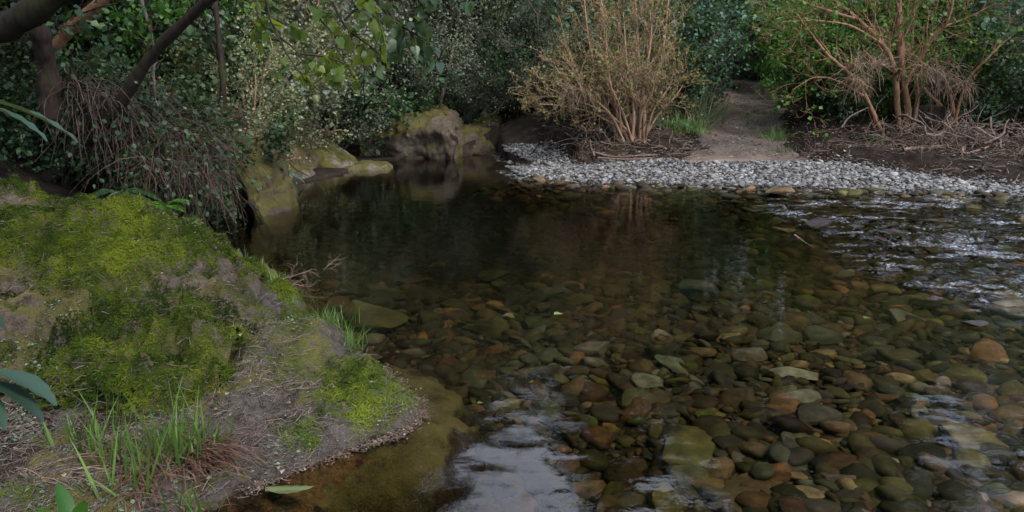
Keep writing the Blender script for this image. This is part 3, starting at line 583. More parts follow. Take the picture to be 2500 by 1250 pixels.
def moss_cover(h, n, x0, x1, y0, y1, bias, root, mat, other, r, size=.016, name="moss", minz=.012):
    x = r.uniform(x0, x1, n); y = r.uniform(y0, y1, n); z = h(x, y); no = gradn(h, x, y); rep = np.minimum(3, (1 / no[:, 2])); keep = (z > minz) & (z > other(x, y) - .02)
    keep &= r.random(n) < rep / 2.2
    bz = bias(x, y, z) if callable(bias) else bias
    mk = mossmask(x, y, z, bz); keep &= mk > r.normal(size=n) * .06
    x, y, z, no, mk = x[keep], y[keep], z[keep], no[keep], mk[keep]
    s = size * (0.6 + .8 * r.random(len(x))) * (.7 + .6 * np.clip(mk, 0, 1)); mb = MB()
    var = np.clip(.42 + .7 * fbm(np.stack([x, y, z], -1), 1.8, 3) + .55 * fbm(np.stack([x, y, z], -1), 9, 2) + .15 * r.normal(size=len(x)), 0, 1)
    for k in range(1):
        t = rand_dirs(len(x), r); t = nrm(t - (t * no).sum(1, keepdims=True) * no); bt = np.cross(no, t); tp, f = LEAF['tuft']
        V = np.stack([x, y, z - .002], -1)[:, None] + s[:, None, None] * (tp[None, :, 0, None] * t[:, None] + tp[None, :, 1, None] * bt[:, None] + tp[None, :, 2, None] * no[:, None] * 1.2)
        mb.add(V.reshape(-1, 3), T=(f[None] + (np.arange(len(x)) * len(tp))[:, None, None]).reshape(-1, 3), var=np.repeat(var, len(tp)))
    o = mb.build(name, M[mat], root, sm=False); o.location = tuple(-np.array(root.location[:])); o["kind"] = "stuff"; return o
r = np.random.default_rng(41)
moss_cover(hA, 280000, -4.2, -1.15, 2.45, 4.6, lambda x, y, z: .27 - .9 * (1 - smooth(.04, .11, z)), rootA, 'moss', hB, r)
def biasB(x, y, z):
    px, py, _ = proj(np.stack([x, y, z], -1))
    g = 1.1 * np.exp(-(((px - 850) / 115) ** 2 + ((py - 925) / 95) ** 2)) + 1.05 * np.exp(-(((px - 715 - .9 * (py - 770)) / 75) ** 2 + ((py - 770) / 75) ** 2)) + .9 * np.exp(-(((px - 740) / 55) ** 2 + ((py - 1070) / 45) ** 2)) + .6 * np.exp(-(((px - 300) / 150) ** 2 + ((py - 1000) / 60) ** 2))
    return -.75 + 1.25 * g
moss_cover(hB, 170000, -2.6, -.2, 1.9, 4.2, biasB, rootB, 'moss_bright', hA, r, .014)
def hAB(x, y): return np.maximum(np.maximum(hA(x, y), hB(x, y)), terr(x, y))
# tiny round-leaved herbs in patches, twigs and dead leaves in the gully
def scatter_on(h, n, x0, x1, y0, y1, fn, r):
    x = r.uniform(x0, x1, n); y = r.uniform(y0, y1, n); z = h(x, y); k = (z > .015) & (fn(x, y, z) > r.random(n)); return x[k], y[k], z[k]
x, y, z = scatter_on(hAB, 26000, -3.6, -.4, 1.7, 4.3, lambda x, y, z: smooth(.15, .6, fbm(xy3(x, y, 4.), 2.4, 3)) * .8, r)
mb = MB(); leaves(mb, np.stack([x, y, z + .006], -1), rand_dirs(len(x), r) * [1, 1, .35], .013 * (0.6 + .9 * r.random(len(x))), 'ovate', r, .7)
o = mb.build("creeping_herb", M['herb']); tag(o, "tiny pale green leaves creeping over the mossy rocks", "creeping plant", kind="stuff")
def gully(x, y, z):
    px, py, _ = proj(np.stack([x, y, z], -1))
    g = np.exp(-(((px - (600 + .35 * (py - 850))) / 90) ** 2)) * smooth(640, 760, py) * np.where(hA(x, y) > hB(x, y) + .01, .25, 1) + .5 * smooth(900, 980, py) + .12
    return g * (1 - .85 * smooth(0, .3, mossmask(x, y, z, biasB(x, y, z))))
x, y, z = scatter_on(hAB, 34000, -3.4, -.3, 1.6, 4.2, gully, r)
mb = MB()
for a, b_, c in zip(x, y, z):
    d = rand_dirs(1, r)[0] * [1, 1, .18]; L = .02 + .16 * r.random() ** 2.5; q = np.array([a, b_, c + .004]); tube(mb, bend(q - d * L / 2, q + d * L / 2 + [0, 0, r.random() * .02], 4, .16, r), [.0006 + .0013 * r.random() ** 2] * 4, 3, r.random())
tag(mb.build("twig_litter", M['twig_grey']), "dead twigs lying thick in the gully of the mossy rock", "twigs", kind="stuff")
x, y, z = scatter_on(hAB, 9000, -3.0, -.3, 1.5, 4.2, lambda *a: gully(*a) * .55, r)
mb = MB(); leaves(mb, np.stack([x, y, z + .004], -1), rand_dirs(len(x), r) * [1, 1, .25], .007 + .018 * r.random(len(x)) ** 4, 'ovate', r, .75)
tag(mb.build("leaf_litter", M['leaf_litter']), "small dead leaves strewn over rock and soil", "leaf litter", kind="stuff")
r = np.random.default_rng(43); mb = MB(); mf = MB()
wl = spline([G(*q) for q in [(600, 1203), (680, 1165), (760, 1132), (860, 1100), (960, 1066), (1005, 1035), (1030, 1000), (990, 950), (940, 907)]], 30)
for k in range(900):
    q = wl[r.integers(len(wl))] + r.normal(size=3) * [.018, .018, 0]; q[2] = max(float(hAB(q[:1], q[1:2])[0]), .0) + .003
    d = rand_dirs(1, r)[0] * [1, 1, .2]; L = .01 + .05 * r.random() ** 2; tube(mb, bend(q - d * L / 2, q + d * L / 2, 4, .2, r), [.0008 + .001 * r.random()] * 4, 3, r.random())
tag(mb.build("twig_litter", M['dead_wood_dull']), "fine twigs and debris washed up along the waterline of the rock spit", "twigs", kind="stuff")
n = 500; q = wl[r.integers(len(wl), size=n)] + r.normal(size=(n, 3)) * [.022, .022, 0]; q[:, 2] = np.maximum(hAB(q[:, 0], q[:, 1]), 0) + .004
leaves(mf, q, rand_dirs(n, r) * [1, 1, .3], .006 + .012 * r.random(n) ** 3, 'ovate', r, .7); tag(mf.build("leaf_litter", M['leaf_litter']), "flecks of dead leaf along the waterline of the rock spit", "leaf litter", kind="stuff")
# brown rock ledge under water off the tip
lg = [G(*q, -.03) for q in [(960, 915), (1040, 985), (960, 1075), (780, 1140), (620, 1212)]] + [G(*q, -.07) for q in [(1060, 935), (1110, 1010), (1050, 1090), (880, 1150), (720, 1200)]] + [G(*q, -.13) for q in [(1040, 905), (1130, 950), (1170, 1030), (1140, 1110), (1000, 1160), (860, 1200)]] + [np.array((-1.0, 2.6, .0)), np.array((-.7, 2.9, .02))]
fL = TPS(lg, .003)
hL = lambda x, y: (fL(x, y) + .018 * fbm(np.stack([x.ravel(), y.ravel(), x.ravel() * 0], -1), 5, 4).reshape(x.shape) + .012 * fbm(np.stack([x.ravel(), y.ravel(), x.ravel() * 0 + 3], -1), 16, 3).reshape(x.shape))
def hL2(x, y):
    d = segdist(x.ravel(), y.ravel(), lring).reshape(x.shape); ins = np.zeros(x.shape, bool)
    for (ax, ay), (bx, by) in zip(lring[:-1], lring[1:]): ins ^= ((ay > y) != (by > y)) & (x < (bx - ax) * (y - ay) / (by - ay + 1e-12) + ax)
    sd = np.where(ins, d, -d) + .07 * fbm(xy3(x.ravel(), y.ravel()), 5, 4).reshape(x.shape)
    return np.where(sd > .05, np.clip(hL(x, y), -.5, -.012), -.45) * smooth(-.02, .09, sd) - .45 * (1 - smooth(-.02, .09, sd))
lring = np.array([tuple(G(*q, -.08)[:2]) for q in [(860, 860), (980, 890), (1080, 905), (1150, 950), (1180, 1030), (1165, 1100), (1100, 1160), (980, 1185), (860, 1225), (700, 1245), (560, 1240), (700, 1000), (860, 860)]])
o = grid_mesh(np.linspace(-1.2, .05, 140), np.linspace(1.9, 3.4, 150), hL2, "sunken_ledge", M['ledge']); tag(o, "brown algae covered rock ledge under water off the mossy tip", "ledge")

# ------------------------------------------------------------------ boulders along the left and far bank
def boulder(name, label, pts_px, Y, depth, mat, base_z=-.25, seed=0, rough=.10, cuts=7, cat="boulder", sub=5, shear=0.):
    """rounded boulder whose face spans the given picture box at distance Y"""
    x0, y0, x1, y1 = pts_px; a, b_ = P(x0, y1, Y), P(x1, y0, Y + depth * .4); r = np.random.default_rng(seed)
    W = b_[0] - a[0]; top = b_[2]; V, T = ICO[sub]; V = V.copy()
    for c in range(cuts):
        n = nrm(r.normal(size=3) * [1, 1, .8]); h = r.uniform(.6, .88); d = V @ n - h; V -= np.where(d > 0, d * .85, 0)[:, None] * n
    V = V / np.abs(V).max(0); V += nrm(V) * (fbm(V + seed * 3.1, 1.3, 5, .5) * rough)[:, None] + nrm(V) * (fbm(V * [1, 1, 2.5] + seed, 4, 3) * rough * .25)[:, None]
    hz = (top - base_z) / 2; V = V * [W / 2, depth / 2, hz]; V[:, 0] -= shear * (V[:, 2] + hz); V[:, 1] += shear * .8 * (V[:, 2] + hz); o = None
    mb = MB(); mb.add(V, T=T); o = mb.build(name, M[mat]); o.location = ((a[0] + b_[0]) / 2, Y + depth / 2, base_z + hz); return tag(o, label, cat)
def ridge_rock(name, label, pts, mat, cat="boulder", zb=-.3, seed=0, rough=.09, under=0., n=90, k=64, sq=.78):
    """rock body under a ridge line: pts are (px, py, Y, half depth); under > 0 hollows the lower front into an undercut wall"""
    r = np.random.default_rng(seed); R3 = np.array([list(P(a, b_, c)) + [d] for a, b_, c, d in pts]); S = spline(R3, 12); t = np.linspace(0, len(S) - 1, n); S = np.stack([np.interp(t, np.arange(len(S)), S[:, c]) for c in range(4)], -1)
    e = np.minimum(np.linspace(0, 1, n), np.linspace(1, 0, n)); cap = np.clip(e / .10, 0, 1) ** .5; th = np.linspace(0, 2 * math.pi, k, endpoint=False); c, q = np.cos(th), np.sin(th); c = np.sign(c) * np.abs(c) ** sq; q = np.sign(q) * np.abs(q) ** sq
    zc = (S[:, 2] + zb) / 2; hz = (S[:, 2] - zb) / 2 * cap; V = np.stack([np.repeat(S[:, :1], k, 1), S[:, 1:2] + S[:, 3:4] + S[:, 3:4] * cap[:, None] * c[None], zc[:, None] + hz[:, None] * q[None]], -1)
    nn = np.stack([np.zeros((n, k)), np.repeat(c[None], n, 0), np.repeat(q[None], n, 0)], -1); V = V.reshape(-1, 3); nn = nrm(nn.reshape(-1, 3)); p = V + seed * 3.7; fr = np.repeat(cap, k)
    d = fbm(p, 1.1, 4) * rough * 1.5 + (1 - np.abs(fbm(p * [1, 1, 1.7], 2.0, 4)) * 2) * rough * .6 + fbm(p * [1, 1, 2], 6, 4) * rough * .5; V += nn * d[:, None]; V[:, 0] += fbm(p + 50, 1.6, 4) * rough * 1.6
    if under:
        zt = np.repeat(S[:, 2], k); zf = V[:, 2] / np.maximum(zt, .2); ed = .50 + .10 * np.sin(V[:, 0] * 4.3) + .12 * fbm(p * [1, .3, .3], 1.5, 3); cut = (1 - smooth(ed - .07, ed + .05, zf)) * (nn[:, 1] < .3); V[:, 1] += cut * under * (.65 + .5 * np.sin(V[:, 0] * 7 + 1) + .4 * fbm(p * [1, 1, .3], 3, 3)) * np.repeat(np.clip(e / .25, 0, 1), k)
    ii = (np.arange(n - 1)[:, None] * k + np.arange(k)[None]).ravel(); jj = (np.arange(n - 1)[:, None] * k + (np.arange(k)[None] + 1) % k).ravel()
    mb = MB(); b0 = np.array([S[n // 2, 0], S[n // 2, 1], 0]); mb.add(V - b0, Q=np.stack([ii, ii + k, jj + k, jj], -1)); o = mb.build(name, M[mat], loc=tuple(b0)); return tag(o, label, cat)
ridge_rock("boulder", "sloping moss streaked boulder at the water's edge under the overhanging scrub on the left", [(480, 330, 7.7, .6), (520, 318, 7.6, .65), (565, 345, 7.5, .6), (605, 395, 7.35, .6), (640, 455, 7.25, .55), (668, 522, 7.2, .45)], 'rock_brown', seed=1, rough=.07)
ridge_rock("bluff", "bare tan clay bluff above the sloping rock on the left bank", [(585, 350, 10.4, .9), (640, 330, 10.6, .9), (690, 335, 10.8, .8), (725, 375, 10.8, .6), (735, 425, 10.7, .4)], 'clay', "bluff", seed=11, rough=.10)
ridge_rock("rock", "smooth sloping rock with a mossy foot running into the pool on the far left bank", [(700, 352, 11.5, .5), (722, 342, 11.5, .6), (765, 358, 11.5, .65), (810, 380, 11.5, .55), (850, 403, 11.5, .4), (872, 418, 11.5, .3)], 'rock_pale', "rock", seed=2, rough=.06)
ridge_rock("rock", "flat pale rock barely above water at the end of the sloping rock", [(830, 410, 11.4, .35), (865, 404, 11.4, .45), (910, 405, 11.5, .4), (955, 413, 11.5, .25)], 'rock_pale', "rock", zb=-.25, seed=3, rough=.035)
ridge_rock("boulder", "biggest brown boulder of the far bank, bulging over a pale undercut wall", [(868, 372, 13.3, .9), (890, 338, 13.3, 1.1), (930, 306, 13.3, 1.2), (985, 280, 13.3, 1.3), (1040, 268, 13.3, 1.3), (1085, 284, 13.3, 1.2), (1108, 318, 13.3, 1.0), (1120, 380, 13.3, .8)], 'rock_far', seed=5, rough=.09, under=.2)
ridge_rock("boulder", "low mossy boulder right of the biggest far boulder", [(1090, 345, 14.2, .8), (1130, 316, 14.2, .9), (1180, 318, 14.2, .9), (1208, 345, 14.2, .7), (1218, 384, 14.2, .5)], 'rock_far', seed=8, rough=.08)
ridge_rock("boulder", "small dark boulder perched highest at the right of the far boulders", [(1155, 312, 15.0, .5), (1175, 286, 15.0, .6), (1205, 288, 15.0, .6), (1228, 322, 15.0, .45)], 'rock_moss', zb=.35, seed=9, rough=.07)
ridge_rock("rock", "low pale ledge at the waterline left of the sloping rock", [(640, 425, 10.0, .4), (680, 410, 10.0, .5), (720, 412, 10.1, .4), (750, 432, 10.1, .3)], 'rock_pale', "rock", zb=-.25, seed=31, rough=.05)
boulder("rock", "small round moss cushioned stone at the water beside the fern", (695, 414, 740, 444), 10.0, .35, 'rock_moss', base_z=-.15, seed=4, cat="rock")
boulder("boulder", "green mossy boulder behind the copper stemmed tree on the right bank", (2222, 250, 2340, 345), 12.9, 1.0, 'rock_moss', base_z=.2, seed=10, cuts=9)

# ------------------------------------------------------------------ vegetation prototypes
def plant_proto(name, seed, pr, H, rad, nst, spread, bark, leafm, lsize, lkind, per, lspread, lvlmin, flat=.4, droop=.1, k0=6, extra=None, crown_name="crown", trunk_name="trunk", base_r=.1, skel_min=3):
    """builds one plant (trunk and limbs + crown of separate leaves) at the origin; returns its root"""
    r = np.random.default_rng(seed); out = []
    for s in range(nst):
        az = 2 * math.pi * (s + r.random()) / nst; tl = spread * (0.4 + .8 * r.random()) if nst > 1 else spread * r.random() * .3
        d = np.array([math.cos(az) * math.sin(tl), math.sin(az) * math.sin(tl), math.cos(tl)])
        grow(r, np.array([math.cos(az), math.sin(az), 0]) * base_r * (nst > 1) + [0, 0, -.15], d, H * (0.75 + .4 * r.random()), rad * (0.7 + .5 * r.random()), 0, pr, out)
    root = empty(name, (0, 0, 0)); mb = MB(); skel_mesh(mb, out, k0, skel_min, r=r); mb.build(trunk_name, M[bark], root)
    mb = MB(); skel_leaves(mb, out, lvlmin, per, lsize, lkind, lspread, r, flat, droop); mb.build(crown_name, M[leafm], root)
    return root
PR_TREE = dict(n=6, wig=.13, trop=[.10, .06, .0, -.02], max=3, kids=[13, 6, 4], ang=.95, lr=.42, tmin=.18, rr=.5, rmin=.004)
PR_TALL = dict(n=7, wig=.10, trop=[.12, .08, .02, 0], max=3, kids=[16, 6, 5], ang=.85, lr=.36, tmin=.30, rr=.5, rmin=.004)
PR_BUSH = dict(n=5, wig=.16, trop=[.08, .04, .0], max=2, kids=[9, 6], ang=.85, lr=.5, tmin=.12, rr=.55, rmin=.003)
PR_TWIG = dict(n=6, wig=.2, trop=[.05, .03, .0], max=3, kids=[8, 6, 4], ang=.8, lr=.45, tmin=.15, rr=.5, rmin=.002)
protos = {}
def proto(key, *a, **k):
    protos[key] = [plant_proto(a[0], sd, *a[1:], **k) for sd in (hash_seed(key), hash_seed(key) + 1)]; protos[key + '_n'] = 0
def hash_seed(s): return sum(ord(c) * (i + 7) for i, c in enumerate(s)) % 9973
proto('fine_tree', 'tea_tree', PR_TALL, 8.5, .13, 2, .22, 'bark_grey', 'leaf_fine', .055, 'narrow', 34, .10, 2, flat=.2)
proto('grey_tree', 'small_tree', PR_TREE, 6.5, .10, 3, .35, 'bark_grey', 'leaf_grey', .055, 'diamond', 26, .09, 2, flat=.4)
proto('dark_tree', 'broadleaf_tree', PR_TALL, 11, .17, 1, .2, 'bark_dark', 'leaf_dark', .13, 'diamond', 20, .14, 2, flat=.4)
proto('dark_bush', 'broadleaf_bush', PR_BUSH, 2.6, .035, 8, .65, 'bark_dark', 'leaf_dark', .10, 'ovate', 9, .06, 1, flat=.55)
proto('blue_bush', 'large_leaf_bush', PR_BUSH, 3.2, .04, 8, .6, 'bark_grey', 'leaf_blue', .11, 'ovate', 9, .07, 1, flat=.6)
proto('bright_bush', 'green_bush', PR_BUSH, 2.5, .03, 9, .7, 'bark_dark', 'leaf_bright', .10, 'lance', 12, .06, 1, flat=.5, droop=.3)
proto('fine_bush', 'feathery_bush', dict(PR_BUSH, kids=[10, 8], wig=.2), 2.6, .03, 8, .6, 'bark_grey', 'leaf_fine', .055, 'narrow', 26, .09, 1, flat=.3)
proto('grey_bush', 'grey_leaved_bush', dict(PR_BUSH, kids=[9, 8], wig=.2), 2.4, .03, 8, .65, 'bark_grey', 'leaf_grey', .05, 'diamond', 18, .08, 1, flat=.45)
proto('pale_scrub', 'twiggy_scrub', PR_TWIG, 2.2, .025, 6, .8, 'bark_tan', 'leaf_pale', .045, 'diamond', 6, .05, 2, flat=.4)
proto('small_scrub', 'scrub', PR_TWIG, 1.4, .018, 6, .9, 'dead_dark', 'leaf_dark', .05, 'diamond', 4, .05, 2, flat=.4)
TREES = []
def plant(key, px, Y, label, cat, group=None, sc=1.0, rz=None, dz=0., x=None, r=rng):
    x = (px - 1250) / FPX * (Y * CPI + .5) if x is None else x
    src = protos[key]; k = protos[key + '_n']; protos[key + '_n'] += 1; z = tz(x, Y) + dz; rz = r.uniform(0, 6.28) if rz is None else rz
    if k < 2: o = src[k]; o.location = (x, Y, z); o.rotation_euler = (0, 0, rz); o.scale = (sc,) * 3
    else: o = dup(src[k % 2], (x, Y, z), rz, sc)
    for q in ("label", "category", "group"):
        if q in o: del o[q]
    tag(o, label, cat, group); TREES.append(o); return o
FW = "trees and bushes of the forest behind the pool"
# back of the pool, left to right
for i, (key, px, Y, sc, lb) in enumerate([
    ('fine_tree', 760, 15.5, .9, 'grey green fine leaved tree behind the clay bluff'), ('grey_tree', 640, 14.5, 1.0, 'pale grey leaved tree above the scrub of the left bank'),
    ('fine_tree', 940, 17.5, 1.25, 'fine leaved tree rising above the biggest far boulder'), ('grey_tree', 1075, 16.3, .9, 'slim grey trunked tree on top of the far boulders'),
    ('fine_tree', 1190, 18.0, .7, 'feathery grey tree hanging over the dark bend of the creek'), ('fine_tree', 1080, 21.0, .85, 'tall feathery tree deep behind the far boulders'),
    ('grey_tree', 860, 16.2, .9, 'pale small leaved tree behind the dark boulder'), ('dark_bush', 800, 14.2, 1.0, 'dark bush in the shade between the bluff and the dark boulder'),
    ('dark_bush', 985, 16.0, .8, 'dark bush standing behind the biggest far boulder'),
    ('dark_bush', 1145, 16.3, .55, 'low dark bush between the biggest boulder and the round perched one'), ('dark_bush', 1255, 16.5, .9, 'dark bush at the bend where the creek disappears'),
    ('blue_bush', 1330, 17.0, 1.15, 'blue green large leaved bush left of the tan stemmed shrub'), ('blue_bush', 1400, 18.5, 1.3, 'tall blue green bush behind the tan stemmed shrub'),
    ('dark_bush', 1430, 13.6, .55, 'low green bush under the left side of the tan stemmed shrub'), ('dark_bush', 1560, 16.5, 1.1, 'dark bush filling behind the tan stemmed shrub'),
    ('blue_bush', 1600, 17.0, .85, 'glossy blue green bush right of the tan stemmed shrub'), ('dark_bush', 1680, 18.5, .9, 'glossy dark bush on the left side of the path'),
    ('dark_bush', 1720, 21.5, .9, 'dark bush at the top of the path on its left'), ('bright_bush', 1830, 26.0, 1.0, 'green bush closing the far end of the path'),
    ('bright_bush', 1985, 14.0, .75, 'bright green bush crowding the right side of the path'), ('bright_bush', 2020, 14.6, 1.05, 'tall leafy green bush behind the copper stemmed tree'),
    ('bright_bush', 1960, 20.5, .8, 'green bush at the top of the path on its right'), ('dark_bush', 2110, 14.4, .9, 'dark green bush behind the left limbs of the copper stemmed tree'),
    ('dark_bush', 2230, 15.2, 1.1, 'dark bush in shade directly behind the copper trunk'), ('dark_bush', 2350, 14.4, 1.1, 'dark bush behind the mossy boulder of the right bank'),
    ('blue_bush', 2480, 13.0, .85, 'large leaved bush at the right edge of the picture'), ('bright_bush', 2440, 14.5, .9, 'green bush behind the large leaved one at the right edge')]):
    plant(key, px, Y, lb, "tree" if 'tree' in key else "bush", FW, sc)
for i, (key, px, Y, sc, lb) in enumerate([('fine_bush', 1190, 16.2, 1.1, 'feathery bush hanging over the round perched boulder'), ('fine_bush', 1040, 17.2, 1.2, 'feathery bush behind the top of the biggest far boulder'), ('grey_bush', 960, 16.2, 1.1, 'grey leaved bush above the left half of the biggest far boulder'),
    ('fine_bush', 880, 15.4, 1.1, 'feathery bush above the dark low boulder'), ('grey_bush', 800, 14.8, 1.2, 'grey leaved bush behind the slim leaning trunk'), ('fine_bush', 1110, 18.0, 1.4, 'tall feathery bush between the far boulders'),
    ('grey_bush', 1240, 17.8, 1.3, 'grey leaved bush over the bend of the creek'), ('fine_bush', 1290, 19.5, 1.5, 'feathery bush deep behind the bend'), ('grey_bush', 690, 14.2, 1.3, 'grey leaved bush high behind the clay bluff'), ('fine_tree', 1150, 19.2, .85, 'feathery tree deep at the bend of the creek'), ('fine_tree', 1330, 19.6, .68, 'feathery tree deep behind the gravel spit'), ('grey_bush', 600, 12.0, 1.2, 'grey leaved bush on the left bank slope'),
    ('grey_bush', 760, 13.4, .7, 'low grey bush above the sloping rock'), ('grey_bush', 830, 13.9, .8, 'low grey bush right of the slim leaning trunk'), ('fine_bush', 1150, 16.0, .7, 'low feathery bush between the far boulders'), ('grey_bush', 1225, 16.4, .8, 'low grey bush right of the round perched boulder'), ('grey_bush', 1060, 16.2, .7, 'low grey bush on top of the biggest far boulder'), ('dark_bush', 1270, 15.4, .6, 'low dark bush at the water behind the gravel spit'), ('dark_bush', 1200, 16.6, .7, 'dark bush behind the round perched boulder'), ('fine_bush', 1330, 15.6, .8, 'feathery bush behind the gravel spit'), ('dark_bush', 1010, 15.2, .5, 'low dark bush spilling over the crest of the biggest far boulder'), ('bright_bush', 2170, 13.9, .5, 'low green bush behind the copper trunk'), ('dark_bush', 2060, 13.5, .5, 'low dark bush beside the path bank under the copper limbs'), ('dark_bush', 2420, 12.3, .6, 'low dark bush by the driftwood at the right edge'), ('bright_bush', 2290, 14.2, .7, 'green bush over the mossy boulder of the right bank'),
    ('bright_bush', 1950, 18.0, .7, 'small green bush leaning over the path from the right'), ('dark_bush', 1650, 15.2, .7, 'dark glossy bush above the bright grass left of the path'), ('blue_bush', 1590, 15.0, .7, 'blue green bush above the fern left of the path'), ('bright_bush', 1840, 24.5, .9, 'green bush where the path disappears'), ('blue_bush', 1780, 24.0, 1.2, 'blue green bush left of where the path disappears'), ('bright_bush', 1930, 25.0, 1.2, 'green bush right of where the path disappears')]):
    plant(key, px, Y, lb, "tree" if 'tree' in key else "bush", FW, sc)
# deeper forest: two rows of trees and undergrowth closing the view
r = np.random.default_rng(77)
for i in range(34):
    px = -150 + 2800 * (i + r.random() * .6) / 34; Y = r.uniform(19.5, 25)
    if abs((px - 1250) / FPX * Y - (3.78 + .375 * (Y - 12))) < 1.4: continue
    key = ['fine_tree', 'dark_tree', 'grey_tree'][int(r.integers(3))]; gap = 1000 < px < 1580; key = 'grey_tree' if gap else key
    plant(key, px, Y, {'fine_tree': 'feathery grey green tree in the deep forest', 'dark_tree': 'tall dark broad leaved tree in the deep forest', 'grey_tree': 'small leaved grey tree in the deep forest'}[key], "tree", {'fine_tree': "feathery deep forest trees", 'dark_tree': "tall deep forest trees", 'grey_tree': "small deep forest trees"}[key], r.uniform(.85, 1.2) * (.8 if gap else 1), r=r)
for i in range(40):
    px = -150 + 2800 * (i + r.random() * .6) / 40; Y = r.uniform(17.5, 22) + (i % 2) * 3
    if abs((px - 1250) / FPX * Y - (3.78 + .375 * (Y - 12))) < 1.9: continue
    key = ['dark_bush', 'blue_bush', 'dark_bush'][i % 3]
    plant(key, px, Y, {'dark_bush': 'dark undergrowth bush deep between the forest trees', 'blue_bush': 'blue green undergrowth bush deep between the forest trees'}[key], "bush", key.replace('_', ' ') + " undergrowth", r.uniform(.9, 1.5), r=r)
for i in range(14):
    px = 150 + 2400 * (i + r.random() * .6) / 14; Y = r.uniform(28, 36)
    if abs(px - 1290) < 340: continue
    plant('dark_tree', px, Y, 'far tree closing the view on the rising slope', "tree", "farthest trees on the slope", r.uniform(1., 1.3), r=r)
for px, Y, lb in [(1790, 27.5, 'dark tree closing the gap above the path on its left'), (1885, 28.5, 'dark tree closing the gap above the path on its right')]: plant('dark_tree', px, Y, lb, "tree", "farthest trees on the slope", 1.0, r=r)
# tall trees of the left bank and the right bank whose crowns show only mirrored in the water
for key, x, Y, sc, lb in [('dark_tree', -6.5, 9.0, 1.0, 'tall dark tree on the steep left bank'), ('dark_tree', -5.0, 13.0, 1.0, 'tall dark tree on the slope behind the left bank scrub'), ('dark_tree', -8, 5.5, 1.0, 'unseen dark tree past the left edge, added for shade and reflections'),  # tree past the left edge is unseen, added for shade and reflections
                       ('dark_tree', 7.6, 15.6, 1.3, 'tall dark trunk close behind the copper stemmed tree'), ('dark_tree', 4.3, 20.4, 1.0, 'dark trunked tree behind the bushes left of the path'), ('dark_tree', 7.2, 18.5, 1.4, 'tallest dark tree behind the copper stemmed tree'), ('dark_tree', 3.0, 17.2, .55, 'tall dark trunked tree behind the tan stemmed shrub')]:
    plant(key, 0, Y, lb, "tree", None, sc, x=x, r=r)

# ------------------------------------------------------------------ plants built for one place: stems follow their own lines, twigs and leaves grow from them
def guided(c, per=5): return spline([P(px, py, Y) for px, py, Y in c], per)
def stems_plant(name, label, cat, stems, bark, leafm, seed, twig, ntw, leaf=(.04, 'diamond', 6, .03), lvl=1, base=None, k0=8, flat=.45, trunk="stems", crown="leaves", wob=.0, group=None, droop=.0, tw0=.25, twig_bark=None, twr=.35):
    """stems: list of (polyline, radius at base, radius at tip)"""
    r = np.random.default_rng(seed); base = stems[0][0][0] if base is None else np.asarray(base); root = empty(name, base, label, cat, group); mb = MB(); mt = MB(); out = []
    for pts, r0, r1 in stems:
        pts = np.asarray(pts) - base
        if wob: pts = pts + np.cumsum(r.normal(size=pts.shape) * wob, 0) * np.linspace(0, 1, len(pts))[:, None]
        rr = np.linspace(r0, r1, len(pts)) * (1 + .10 * r.normal(size=len(pts))); tube(mb, pts, rr, k0, r.random())
        L = np.linalg.norm(np.diff(pts, axis=0), axis=1).sum(); n = max(1, int(ntw * L))
        for k in range(n):
            t = tw0 + (1 - tw0) * (k + r.random()) / n; f = t * (len(pts) - 1); i = min(int(f), len(pts) - 2); q = pts[i] + (pts[i + 1] - pts[i]) * (f - i)
            d = perp_rot(nrm(pts[i + 1] - pts[i]), twig['ang'] * r.uniform(.6, 1.3), r)
            grow(r, q, d, twig['len'] * r.uniform(.5, 1.3), max(.0025, min(twr * (r0 + (r1 - r0) * t), twig.get('r', .02))), 0, twig, out)
    skel_mesh(mt, out, 5, 3, r=r); mb.build(trunk, M[bark], root); mt.build("twigs", M[twig_bark or bark], root)
    if leafm:
        mb = MB(); skel_leaves(mb, out, lvl, leaf[2], leaf[0], leaf[1], leaf[3], r, flat, droop); mb.build(crown, M[leafm], root)
    return root
TW = dict(n=6, wig=.17, trop=[.10, .06, .02], max=2, kids=[5, 4], ang=.75, lr=.55, tmin=.2, rr=.55, rmin=.003, len=.55, tip=.4, r=.014)
# tan stemmed shrub on the bar
r = np.random.default_rng(5); b0 = P(1540, 352, 12.4); st = []
for tx, ty, rad, Yo in [(1345, 215, .022, -.3), (1385, 120, .028, .2), (1420, -60, .034, .2), (1455, -140, .036, .1), (1475, 60, .026, -.3), (1500, -200, .036, .3), (1530, 30, .03, -.4), (1552, -180, .04, 0), (1580, 60, .03, .3), (1600, -150, .034, -.2), (1640, -60, .03, .2), (1655, 140, .024, -.3), (1670, 200, .022, 0), (1400, 190, .024, -.5), (1310, 250, .018, 0), (1600, 180, .026, -.5), (1480, 170, .024, -.6), (1360, 40, .024, .5)]:
    bx = 1540 + r.uniform(-26, 40); ax = bx + (tx - bx) * .38 + r.uniform(-10, 10)
    st.append((guided([(bx, 358, 12.4), (ax, 262 + .08 * ty, 12.4 + Yo * .4), (bx + (tx - bx) * .78, 150 + .42 * ty, 12.4 + Yo * .8), (tx, ty, 12.4 + Yo)], 6), rad * 1.1, rad * .32))
stems_plant("multi_stemmed_shrub", "tan stemmed shrub with small yellow green leaves fanning up from the gravel bar", "shrub", st, 'bark_tan', 'leaf_yellow', 51, dict(TW, len=.6, wig=.2, kids=[5, 4], r=.012, rmin=.0035), 6, (.042, 'diamond', 1, .025), 1, base=b0, wob=.006)
